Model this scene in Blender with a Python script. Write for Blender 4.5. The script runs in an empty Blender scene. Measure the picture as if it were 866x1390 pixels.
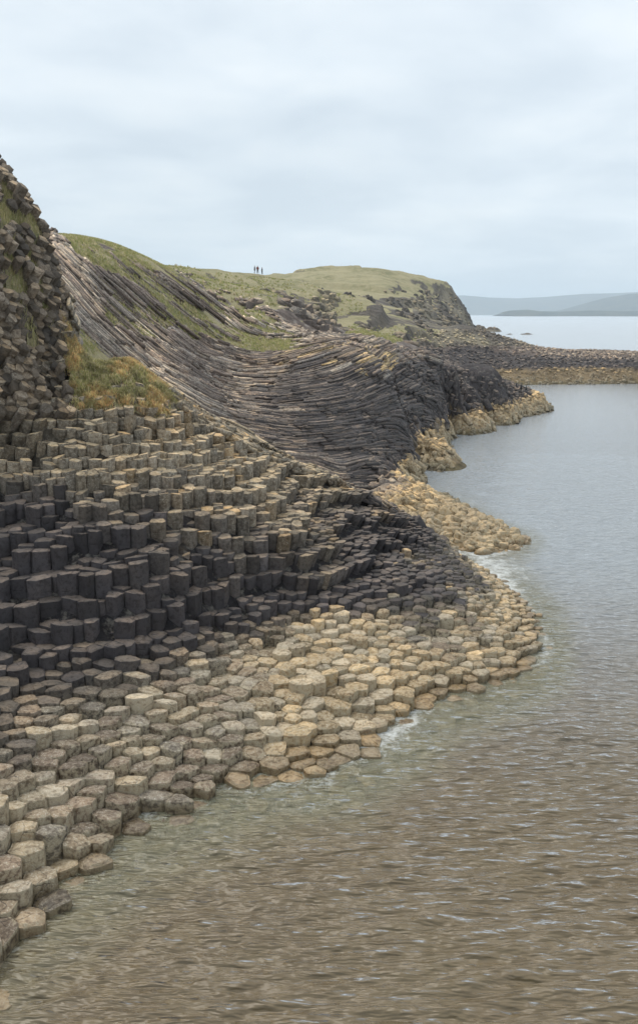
import bpy, math, random
import numpy as np
from mathutils import Vector, Matrix

random.seed(7)
RNG = np.random.default_rng(7)
SC = bpy.context.scene

# ------------------------------------------------------------------ camera
CAMZ = 10.0
FPX = 1265.0           # focal length in pixels of the 866 x 1390 photograph
TH = math.radians(12.0)
cam_d = bpy.data.cameras.new('camera')
cam = bpy.data.objects.new('camera', cam_d)
SC.collection.objects.link(cam)
cam.location = (0, 0, CAMZ)
cam.rotation_euler = (math.radians(90) - TH, 0, 0)
cam_d.sensor_fit = 'VERTICAL'
cam_d.sensor_height = 36.0
cam_d.lens = 36.0 * FPX / 1390.0
cam_d.clip_start = 0.1
cam_d.clip_end = 60000
SC.camera = cam

# ------------------------------------------------------------------ light
SUN_EL, SUN_AZ = math.radians(56), math.radians(-34)     # azimuth from +Y towards +X
world = bpy.data.worlds.new('World')
SC.world = world
world.use_nodes = True
wt = world.node_tree
wt.nodes.clear()
def wn(t, **k):
    n = wt.nodes.new(t)
    for a, b in k.items():
        setattr(n, a, b)
    return n
out = wn('ShaderNodeOutputWorld'); bg = wn('ShaderNodeBackground')
bg.inputs['Strength'].default_value = 0.10
sky = wn('ShaderNodeTexSky', sky_type='NISHITA')
sky.sun_disc = False
sky.sun_elevation = SUN_EL
sky.sun_rotation = SUN_AZ
sky.air_density = 1.0; sky.dust_density = 2.0; sky.ozone_density = 1.0
tc = wn('ShaderNodeTexCoord')
sep = wn('ShaderNodeSeparateXYZ')
wt.links.new(tc.outputs['Generated'], sep.inputs[0])
def wmath(op, a, b=None):
    n = wn('ShaderNodeMath', operation=op)
    for i, v in enumerate((a, b)):
        if v is None: continue
        if isinstance(v, (int, float)): n.inputs[i].default_value = v
        else: wt.links.new(v, n.inputs[i])
    return n.outputs[0]
# cloud layer on a flat ceiling: direction divided by its height
zc = wmath('ADD', wmath('MAXIMUM', sep.outputs['Z'], 0.0), 0.16)
cx = wmath('DIVIDE', sep.outputs['X'], zc)
cy = wmath('DIVIDE', sep.outputs['Y'], zc)
comb = wn('ShaderNodeCombineXYZ')
wt.links.new(cx, comb.inputs[0]); wt.links.new(cy, comb.inputs[1])
n1 = wn('ShaderNodeTexNoise'); n1.inputs['Scale'].default_value = 1.5
n1.inputs['Detail'].default_value = 7; n1.inputs['Roughness'].default_value = 0.52
n1.inputs['Distortion'].default_value = 0.25
n2 = wn('ShaderNodeTexNoise'); n2.inputs['Scale'].default_value = 0.55
n2.inputs['Detail'].default_value = 3
mp2 = wn('ShaderNodeMapping'); mp2.inputs['Location'].default_value = (3.1, 7.7, 0)
wt.links.new(comb.outputs[0], n1.inputs['Vector'])
wt.links.new(comb.outputs[0], mp2.inputs[0]); wt.links.new(mp2.outputs[0], n2.inputs['Vector'])
ramp = wn('ShaderNodeValToRGB')
ramp.color_ramp.elements[0].position = 0.37; ramp.color_ramp.elements[0].color = (5.25, 5.8, 6.3, 1)
ramp.color_ramp.elements[1].position = 0.65; ramp.color_ramp.elements[1].color = (6.75, 7.1, 7.3, 1)
e = ramp.color_ramp.elements.new(0.5); e.color = (5.95, 6.45, 6.85, 1)
wt.links.new(n1.outputs[0], ramp.inputs[0])
ramp2 = wn('ShaderNodeValToRGB')
ramp2.color_ramp.elements[0].position = 0.40; ramp2.color_ramp.elements[0].color = (0.84, 0.86, 0.88, 1)
ramp2.color_ramp.elements[1].position = 0.62; ramp2.color_ramp.elements[1].color = (1, 1, 1, 1)
wt.links.new(n2.outputs[0], ramp2.inputs[0])
mul = wn('ShaderNodeMix', data_type='RGBA', blend_type='MULTIPLY'); mul.inputs[0].default_value = 1
wt.links.new(ramp.outputs[0], mul.inputs[6]); wt.links.new(ramp2.outputs[0], mul.inputs[7])
mix = wn('ShaderNodeMix', data_type='RGBA'); mix.inputs[0].default_value = 0.93
wt.links.new(sky.outputs[0], mix.inputs[6]); wt.links.new(mul.outputs[2], mix.inputs[7])
wt.links.new(mix.outputs[2], bg.inputs[0]); wt.links.new(bg.outputs[0], out.inputs[0])

sd = bpy.data.lights.new('sun', 'SUN'); sun = bpy.data.objects.new('sun', sd)
SC.collection.objects.link(sun)
sd.energy = 1.5; sd.angle = math.radians(44); sd.color = (1.0, 0.94, 0.85)
sdir = Vector((math.sin(SUN_AZ) * math.cos(SUN_EL), math.cos(SUN_AZ) * math.cos(SUN_EL), math.sin(SUN_EL)))
sun.rotation_euler = sdir.to_track_quat('Z', 'Y').to_euler()

SC.view_settings.view_transform = 'Standard'
SC.view_settings.look = 'None'
SC.view_settings.exposure = 0.62
SC.view_settings.gamma = 1.0
SC.view_settings.use_curve_mapping = False
SC.render.engine = 'CYCLES'
SC.cycles.max_bounces = 6
SC.cycles.diffuse_bounces = 3
SC.cycles.volume_bounces = 1
SC.cycles.transparent_max_bounces = 8
SC.cycles.caustics_reflective = False
SC.cycles.caustics_refractive = False
SC.cycles.use_denoising = True

# ------------------------------------------------------------------ projection helpers
CT, ST = math.cos(TH), math.sin(TH)
def ray(px, py):
    x = (px - 433.0) / FPX; v = -(py - 695.0) / FPX
    return np.array([x, CT + v * ST, -ST + v * CT])
def atd(px, py, d):
    r = ray(px, py); t = d / r[1]
    return (r[0] * t, d, CAMZ + r[2] * t)
def atz(px, py, z, zset=None):
    r = ray(px, py); t = (z - CAMZ) / r[2]
    return (r[0] * t, r[1] * t, z if zset is None else zset)
def project(x, y, z):
    dz = z - CAMZ
    f = y * CT - dz * ST
    u = y * ST + dz * CT
    f = np.maximum(f, 0.1)
    return 433.0 + FPX * x / f, 695.0 - FPX * u / f

# ------------------------------------------------------------------ noise
def _hash(ix, iy, seed):
    h = (ix.astype(np.int64) * 374761393 + iy.astype(np.int64) * 668265263 + seed * 2147483647) & 0xffffffff
    h = ((h ^ (h >> 13)) * 1274126177) & 0xffffffff
    h = (h ^ (h >> 16)) & 0xffffffff
    return h / 4294967295.0
def vnoise(x, y, seed=0):
    x = np.asarray(x, float); y = np.asarray(y, float)
    ix = np.floor(x); iy = np.floor(y); fx = x - ix; fy = y - iy
    ux = fx * fx * fx * (fx * (fx * 6 - 15) + 10); uy = fy * fy * fy * (fy * (fy * 6 - 15) + 10)
    a = _hash(ix, iy, seed); b = _hash(ix + 1, iy, seed); c = _hash(ix, iy + 1, seed); d = _hash(ix + 1, iy + 1, seed)
    return ((a * (1 - ux) + b * ux) * (1 - uy) + (c * (1 - ux) + d * ux) * uy) * 2 - 1
def fbm(x, y, octv=4, seed=0, gain=0.5):
    x = np.asarray(x, float); y = np.asarray(y, float)
    s = 0; a = 1.0; t = 0
    for i in range(octv):
        s = s + a * vnoise(x, y, seed + i * 17); t += a
        x, y = x * 1.6 + y * 1.2 + 5.3, -x * 1.2 + y * 1.6 + 1.7
        a *= gain
    return s / t
def sstep(a, b, x):
    t = np.clip((x - a) / (b - a), 0, 1)
    return t * t * (3 - 2 * t)
def inpoly(px, py, poly):
    px = np.asarray(px, float); py = np.asarray(py, float)
    r = np.zeros(px.shape, bool); n = len(poly)
    for i in range(n):
        x1, y1 = poly[i]; x2, y2 = poly[(i + 1) % n]
        if y1 == y2: continue
        c = ((y1 > py) != (y2 > py)) & (px < (x2 - x1) * (py - y1) / (y2 - y1) + x1)
        r ^= c
    return r

# ------------------------------------------------------------------ the land: control points of the height field
CP = []
def W(*pts):
    for p in pts: CP.append(atz(p[0], p[1], 0.0))
def Z(*pts):
    for px, py, z in pts: CP.append(atz(px, py, z))
def D(*pts):
    for px, py, d in pts: CP.append(atd(px, py, d))
def S(*pts):                      # sea floor below the point of the water seen at px, py
    for px, py, z in pts: CP.append(atz(px, py, 0.0, z))
W((45,1275),(100,1215),(150,1165),(210,1115),(290,1078),(360,1060),(440,1052),(500,1020),(560,975),(610,948),
  (690,925),(738,885),(722,835),(690,795),(645,768),(602,745))
S((150,1300,-.8),(260,1200,-.8),(400,1130,-.7),(520,1090,-.7),(640,1010,-.8),(770,960,-1.0),(810,880,-1.2),(790,810,-1.2),
  (700,770,-.6),(760,760,-1.2),(300,1390,-1.6),(600,1250,-2),(866,1100,-2.2),(1100,1000,-2.5),(1100,1300,-2.5),(600,1500,-2.5),(100,1500,-1.6),(1100,760,-2.5),(900,700,-2.5))
Z((0,1200,.5),(0,1100,.9),(0,1000,1.3),(0,930,1.6),(100,1050,.8),(100,950,1.2),(200,1000,.75),(200,900,1.45),
  (300,1000,.5),(300,900,1.1),(400,950,.6),(400,880,1.0),(500,950,.4),(500,880,.8),(600,900,.45),(600,850,.8),(680,880,.4),(680,835,.5),
  (0,880,2.0),(100,870,1.9),(200,870,1.7),(300,845,1.6),(400,830,1.4),(500,805,1.5),(580,795,1.45),(640,795,1.05),(600,765,1.35),(560,730,1.7),
  (-200,1200,1.4),(-200,1000,2.2),(-60,1320,.4),(-200,1400,.8),(-200,880,3.0))
D((0,780,24.2),(100,780,24.0),(200,780,24.3),(300,770,26.2),(400,765,27.6),
  (0,700,26.2),(100,700,26),(200,700,26.5),(300,700,28),(400,700,30),(500,740,31),(560,760,33),
  (0,600,28.2),(100,600,28.5),(200,600,29.8),(300,640,31),(400,680,31.8),
  (60,560,29.3),(130,530,31),(170,492,34),(240,540,34),(330,595,35),(430,640,36),(520,685,37),(600,738,38),
  (110,480,33.5),(93,440,34),(90,420,34),(80,358,34),(60,328,34),(40,293,34),(0,268,33),(0,312,31),(0,400,30),(0,500,29.2),
  (50,400,32),(50,500,30.5),(-200,300,31),(-200,500,29),(-200,700,26))
# behind the near ridge the ground falls away
for px, py, d, dx, dy, z in ((240,540,34,1.5,5,4.6),(330,595,35,1.0,5,2.6),(430,640,36,1.0,4,1.4),
                             (520,685,37,1.5,3,.9)):
    x, y, _ = atd(px, py, d)
    CP.append((x + dx, y + dy, z))
for px, d, z in ((80,38,11),(50,40,12.5),(15,41,13.4),(100,38,8.2),(130,38,7.2),(130,42,7.6),(108,41,8.4),(180,42,5.6),(160,38.5,6.2),(97,36,9.5)):
    x, y, _ = atd(px, 450, d); CP.append((x, y, z))
# the bay cliff of bent columns and the dark bulge
D((80,335,55),(130,348,58),(180,361,62),(220,374,66),(250,376,80),(110,440,45),(180,430,54),(130,380,53),(250,420,63),(300,440,69),
  (380,458,78),(250,480,54),(180,478,46.5),(330,482,63),(300,540,54),(250,520,46),(370,600,46.5),(400,480,64),(470,465,68),
  (470,520,55.5),(420,560,50.5),(500,600,51.5),(470,640,47),(540,540,59),(540,490,71),(560,600,62),(385,520,57.5),(340,510,61),(330,550,54))
W((556,668),(563,640),(580,618),(604,612),(608,600),(608,588))
Z((540,650,1.4),(540,690,1.2),(580,700,1.0),(620,712,.7),(655,725,.45),(580,725,.6),(590,600,1.6))
W((700,744),(712,736),(660,708),(620,684),(590,672),(650,752))
S((640,660,-1),(700,700,-1.2),(760,730,-1.3),(700,640,-1.5),(640,757,-.35),(670,765,-.5))
# second point
W((745,550),(700,569),(650,578),(620,584),(738,543))
D((560,490,76),(620,505,81),(680,520,89),(720,538,98),(600,540,77),(650,550,83),(600,575,74),(690,548,90),(650,514,88),(640,525,84),(600,512,80),(580,500,79),(600,498,92),(655,511,98),(700,531,96))
S((720,577,-1),(670,594,-1.2),(630,604,-.9),(765,550,-1),(725,531,-1),(690,524,-.5),(800,560,-2),(800,600,-2),(680,620,-1.5),(1000,600,-3),(1000,540,-3),(780,530,-2),(866,531,-2))
# far shelf
W((665,525),(740,522),(866,521),(1000,519))
D((700,506,138.5),(740,503,139),(866,503,139.5),(1000,500,142),(640,446,165),(610,452,160),(585,460,150),(570,467,140),(675,455,167),(710,466,168),(760,480,168),(866,480,160),(1000,476,165),
  (800,490,152),(680,490,148),(620,500,135),(600,490,112),(640,508,120))
S((830,474,-1),(900,470,-2),(760,474,-1),(700,462,-1),(740,465,-1),(1000,465,-2),(800,460,-3),(900,450,-3),(1100,450,-3))
W((800,476.5),(786,476),(735,476))
# grass hills behind
D((270,371,150),(300,374,215),(345,378,330),(380,380,340),(300,400,98),(330,405,100),(380,402,108),(430,430,104),(440,442,99),(468,460,92),(400,430,95),(350,420,92),
  (480,415,150),(445,412,145),(440,440,125),(480,430,142),(530,430,165),(560,442,172),(500,450,118),(540,460,120),(420,395,150),(400,386,230),(560,470,118))
# the headland
D((385,378,400),(430,367,430),(500,365,440),(550,370,440),(590,380,440),(615,398,435),(630,425,430),(635,441,425),
  (450,395,330),(520,400,330),(580,415,345),(600,430,350),(560,430,260),(500,412,250),(420,392,260),(610,445,330),(580,448,250))
W((650,455),(660,449))
S((700,448,-3),(700,440,-4),(800,440,-4),(800,432,-4),(1000,435,-4),(1000,430,-4),(660,441,-3),(660,432,-4))
for px in (400, 480, 560, 610):
    x, y, _ = atd(px, 380, 430); CP.append((x * 1.35, y * 1.35, 20 if px < 600 else 5))
for px, d, z in ((-250, 60, 15), (-250, 120, 17), (-250, 300, 24), (100, 130, 16.5), (100, 250, 21), (250, 300, 20), (-250, 600, 25), (150, 600, 22), (0, 60, 14.5), (-100, 45, 15), (200, 180, 15)):
    x, y, _ = atd(px, 400, d); CP.append((x, y, z))
# rocky humps among the grass hills: crest points above, foot points below
D((330,397,100),(350,398,101),(395,408,103),(425,424,103),(470,408,150),(500,412,148),(515,424,146),(340,428,93),(420,452,93))
CP = np.array(CP)

def ndom(x, y):
    return np.stack([np.arctan2(x, y) * 1.0, 0.55 * np.log(np.hypot(x, y))], -1)
def _phi(r2):
    return np.where(r2 > 1e-14, 0.5 * r2 * np.log(np.maximum(r2, 1e-14)), 0)
cdom = ndom(CP[:, 0], CP[:, 1])
n = len(CP)
K = _phi(((cdom[:, None] - cdom[None]) ** 2).sum(-1)) + np.eye(n) * 2e-6
Pm = np.concatenate([np.ones((n, 1)), cdom], 1)
A = np.zeros((n + 3, n + 3)); A[:n, :n] = K; A[:n, n:] = Pm; A[n:, :n] = Pm.T
# heights are scaled by distance so that the fit is even on the picture
wts = np.linalg.solve(A, np.concatenate([CP[:, 2], np.zeros(3)]))
def base_h(x, y):
    x = np.asarray(x, float).ravel(); y = np.asarray(y, float).ravel()
    o = np.empty(len(x))
    for i in range(0, len(x), 20000):
        q = ndom(x[i:i + 20000], y[i:i + 20000])
        r2 = ((q[:, None] - cdom[None]) ** 2).sum(-1)
        o[i:i + 20000] = _phi(r2) @ wts[:n] + wts[n] + q @ wts[n + 1:]
    return np.maximum(o, -4)
# cached on a polar grid, then bilinear
A0, A1, NA = -0.62, 0.62, 900
L0, L1, NL = math.log(6.0), math.log(900.0), 1000
ag = np.linspace(A0, A1, NA); lg = np.linspace(L0, L1, NL)
AG, LG = np.meshgrid(ag, lg)
XG = np.exp(LG) * np.sin(AG); YG = np.exp(LG) * np.cos(AG)
HG = base_h(XG, YG).reshape(AG.shape)
def height(x, y):
    a = (np.arctan2(x, y) - A0) / (A1 - A0) * (NA - 1); l = (np.log(np.hypot(x, y)) - L0) / (L1 - L0) * (NL - 1)
    a = np.clip(a, 0, NA - 1.001); l = np.clip(l, 0, NL - 1.001)
    i = a.astype(int); j = l.astype(int); fa = a - i; fl = l - j
    return (HG[j, i] * (1 - fa) + HG[j, i + 1] * fa) * (1 - fl) + (HG[j + 1, i] * (1 - fa) + HG[j + 1, i + 1] * fa) * fl
def normal(x, y, e=0.4):
    s = e * np.maximum(1, np.hypot(x, y) / 60)
    gx = (height(x + s, y) - height(x - s, y)) / (2 * s); gy = (height(x, y + s) - height(x, y - s)) / (2 * s)
    nn = np.stack([-gx, -gy, np.ones_like(gx)], -1)
    return nn / np.linalg.norm(nn, axis=-1, keepdims=True)

# ------------------------------------------------------------------ what covers the land (places fixed to the ground)
GRASS = [
    [(97,436),(122,436),(168,472),(210,510),(248,548),(222,562),(165,556),(120,558),(96,548),(98,500)],          # ledge with tufts
    [(0,235),(40,275),(60,310),(48,318),(25,300),(0,295)],
    [(0,325),(40,345),(62,375),(60,400),(30,395),(0,392)], [(60,395),(75,420),(60,430),(50,410)], [(0,470),(14,478),(14,500),(0,498)], [(14,308),(34,322),(52,366),(42,372),(24,340)], [(30,420),(50,440),(46,470),(28,455)],
    [(70,290),(130,312),(245,352),(340,408),(390,450),(430,466),(300,470),(265,448),(235,440),(200,425),(160,405),(110,372),(95,350)],
    [(86,350),(140,372),(200,400),(240,445),(200,462),(150,445),(110,425)],
    [(180,380),(240,392),(300,440),(270,450),(230,430),(195,410)],
    [(232,440),(262,448),(275,462),(250,462)],
    [(100,440),(112,440),(120,470),(100,480)],
    [(250,370),(345,375),(400,382),(440,372),(500,360),(560,364),(600,380),(628,408),(615,418),(560,405),(500,402),(450,405),(440,425),(420,420),(400,405),(350,400),(310,402),(285,395)],
    [(330,400),(380,405),(420,425),(450,440),(430,438),(390,420),(340,412)],
    [(440,408),(480,404),(500,418),(480,430),(450,432)],
    [(480,440),(560,445),(600,452),(585,462),(520,462),(470,456)],
    [(300,466),(440,468),(470,474),(430,480),(330,478)],
]
def grass_mask(px, py, x, y):
    w = 12 * fbm(x * .5, y * .5, 4, 5) ; w2 = 12 * fbm(x * .5, y * .5, 4, 55)
    sc = np.clip(np.hypot(x, y) / 60, .9, 1.6)
    r = np.zeros(np.shape(px), bool)
    for g in GRASS: r |= inpoly(px + w / sc, py + w2 / sc, g)
    d = np.hypot(x, y)
    # bare streaks of rock run through the turf
    r &= (fbm(x * .35, y * .35, 4, 15, .6) > -.42) | (d < 40)
    r &= (fbm(x * 1.3, y * 1.3, 3, 16, .6) > -.30) | (d > 40)
    r |= (d > 160) & (px < 560) & (py < 392)
    return r

def ridge_y(px):      # how far the near mass of columns reaches, in metres from the camera
    return np.interp(px, [-200, 0, 90, 170, 240, 330, 430, 520, 600, 700, 760], [36, 35, 36, 35.6, 35.2, 36, 37, 38, 38.5, 38, 36])

def lerp(a, b, t):
    t = np.asarray(t)[..., None]
    return np.asarray(a) * (1 - t) + np.asarray(b) * t
def rock_color(x, y, z, px, py):
    """albedo of the rock: tidal bands of algae and barnacles, black lichen above them, pale and orange lichen on top"""
    x = np.atleast_1d(x); y = np.atleast_1d(y); z = np.atleast_1d(z); px = np.atleast_1d(px); py = np.atleast_1d(py)
    d = np.hypot(x, y)
    nz = fbm(x * .35, y * .35, 3, 21); nf = fbm(x * 1.7, y * 1.7, 3, 22)
    tan = np.array([.48, .355, .20]); pale = np.array([.37, .30, .205]); grey = np.array([.205, .155, .112])
    black = np.array([.062, .055, .058]); brown = np.array([.20, .17, .145]); top = np.array([.215, .18, .135]); orange = np.array([.30, .19, .075])
    # near mass
    c = lerp(grey, pale, sstep(-.2, .5, nf))
    right = sstep(260, 430, px + 60 * nz)
    c = lerp(c, tan, right * .9)
    c = c * (1 - .25 * sstep(.1, .6, fbm(x * .6, y * .6, 3, 29)))[..., None]
    lowleft = sstep(1.5, .9, z + .4 * nz)
    c = lerp(np.array([.095, .081, .070]), c, np.maximum(lowleft, right))
    zb = np.interp(px, [0, 300, 420, 500, 560, 600, 650, 690, 760], [1.75, 1.45, 1.2, 1.05, .85, .62, .62, 1.0, 1.3])
    blk = sstep(zb - .2, zb + .4, z + .4 * nz + .25 * nf)
    c = lerp(c, black, blk)
    zt = np.interp(px, [0, 150, 250, 330, 430, 500, 600], [5.0, 4.7, 4.0, 3.3, 3.0, 3.2, 3.0])
    upp = sstep(zt - .9, zt + 1.1, z + .9 * nz + .6 * nf) * (d < 41)
    c = lerp(c, top, upp)
    c = lerp(c, np.array([.21, .19, .16]), upp * sstep(6.5, 9, z) * .6)
    c = lerp(c, orange, upp * sstep(.15, .6, nf + .5 * vnoise(x * 4, y * 4, 9)) * .55 * sstep(120, 200, px))
    # beyond
    far = sstep(40.5, 42, d)
    fbrown = lerp(np.array([.15, .118, .103]), np.array([.24, .20, .17]), sstep(-.3, .5, nf))
    fdark = np.array([.052, .048, .053])
    dk = inpoly(px + 12 * nz, py + 12 * nf, [(340,520),(400,492),(470,490),(520,500),(560,488),(640,495),(700,520),(740,548),(700,560),(600,590),(560,640),(520,660),(420,650),(360,600),(330,560)])  # dark rock of the bulge and point, with the overhang's shade painted in
    dk2 = inpoly(px + 8 * nz, py + 4 * nf, [(575,475),(640,470),(700,482),(880,490),(1100,488),(1100,506),(640,508),(590,492)])
    fc = lerp(fbrown, fdark, (dk | dk2) * (0.8 + .2 * nf))
    fc = lerp(fc, np.array([.36, .325, .30]), sstep(.0, .5, nf) * .6 * ((z > 6) & (d < 110)))
    fc = lerp(fc, np.array([.38, .27, .11]), inpoly(px, py, [(330,480),(420,470),(500,472),(540,500),(500,515),(430,500),(350,500)]) * sstep(0, .4, nf) * .7)
    tz = np.interp(d, [40, 50, 70, 100, 150], [1.5, 1.3, 1.5, 1.6, 1.9]) 
    fc = lerp(fc, tan * lerp(np.array([.85]), np.array([.50]), sstep(100, 135, d)), sstep(tz + .3, tz - .1, z + .35 * nz + .2 * nf) * (d < 180))
    fc = lerp(fc, np.array([.16, .13, .07]), sstep(.5, .2, z + .1 * nf) * (d > 45))
    c = lerp(c, fc, far)
    hd = sstep(95, 130, d)
    c = lerp(c, lerp(np.array([.12, .105, .09]), np.array([.25, .22, .16]), sstep(-.25, .35, fbm(x * .12, y * .12, 4, 24))), hd * (py < 470))
    # submerged
    c = lerp(c, lerp(np.array([.22, .20, .12]), np.array([.42, .40, .28]), sstep(-.2, .4, nf)), sstep(-.05, -.5, z) * .8)
    return c

# ------------------------------------------------------------------ mesh helpers
def link(o):
    SC.collection.objects.link(o); return o
def make_mesh(name, verts, faces, col=None, rnd=None, mat=None, smooth=False):
    me = bpy.data.meshes.new(name)
    me.from_pydata([tuple(v) for v in verts] if not isinstance(verts, list) else verts, [], faces)
    finish(me, col, rnd, mat, smooth)
    return link(bpy.data.objects.new(name, me))
def finish(me, col, rnd, mat, smooth):
    nv = len(me.vertices)
    if col is not None:
        a = me.color_attributes.new('tone', 'FLOAT_COLOR', 'POINT')
        c = np.ones((nv, 4), np.float32); c[:, :3] = np.asarray(col)[:, :3]
        a.data.foreach_set('color', c.ravel())
    if rnd is not None:
        a = me.attributes.new('rnd', 'FLOAT', 'POINT'); a.data.foreach_set('value', np.asarray(rnd, np.float32))
    if mat: me.materials.append(mat)
    if smooth:
        me.polygons.foreach_set('use_smooth', np.ones(len(me.polygons), bool))
    me.update()
def grid_mesh(name, V, nr, nc, col=None, rnd=None, mat=None, smooth=True):
    me = bpy.data.meshes.new(name)
    idx = np.arange(nr * nc).reshape(nr, nc)
    q = np.stack([idx[:-1, :-1], idx[:-1, 1:], idx[1:, 1:], idx[1:, :-1]], -1).reshape(-1, 4)
    me.vertices.add(len(V)); me.vertices.foreach_set('co', np.asarray(V, np.float32).ravel())
    me.loops.add(q.size); me.loops.foreach_set('vertex_index', q.ravel().astype(np.int32))
    me.polygons.add(len(q)); me.polygons.foreach_set('loop_start', np.arange(0, q.size, 4, dtype=np.int32))
    me.update(calc_edges=True)
    finish(me, col, rnd, mat, smooth)
    return link(bpy.data.objects.new(name, me))
def tagk(o, kind): o['kind'] = kind; return o
def tag(o, label, cat, group=None):
    o['label'] = label; o['category'] = cat
    if group: o['group'] = group
    return o

# ------------------------------------------------------------------ materials
class NT:
    def __init__(s, name):
        s.m = bpy.data.materials.new(name); s.m.use_nodes = True
        s.t = s.m.node_tree; s.t.nodes.clear()
        s.out = s.n('ShaderNodeOutputMaterial')
    def n(s, t, **k):
        x = s.t.nodes.new(t)
        for a, b in k.items(): setattr(x, a, b)
        return x
    def l(s, a, b): s.t.links.new(a, b)
    def setin(s, sock, v):
        if isinstance(v, bpy.types.NodeSocket): s.l(v, sock)
        else: sock.default_value = v
    def math(s, op, a, b=0.0, clamp=False):
        x = s.n('ShaderNodeMath', operation=op); x.use_clamp = clamp
        s.setin(x.inputs[0], a); s.setin(x.inputs[1], b); return x.outputs[0]
    def mix(s, f, a, b, bt='MIX'):
        x = s.n('ShaderNodeMix', data_type='RGBA', blend_type=bt)
        s.setin(x.inputs[0], f); s.setin(x.inputs[6], a); s.setin(x.inputs[7], b); return x.outputs[2]
    def noise(s, vec, scale, detail=4, rough=.55):
        x = s.n('ShaderNodeTexNoise'); x.inputs['Scale'].default_value = scale
        x.inputs['Detail'].default_value = detail; x.inputs['Roughness'].default_value = rough
        s.l(vec, x.inputs['Vector']); return x.outputs[0]
    def ramp(s, f, a, b):
        x = s.n('ShaderNodeMapRange'); x.interpolation_type = 'SMOOTHSTEP'
        s.setin(x.inputs[0], f); x.inputs[1].default_value = a; x.inputs[2].default_value = b; return x.outputs[0]

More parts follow.
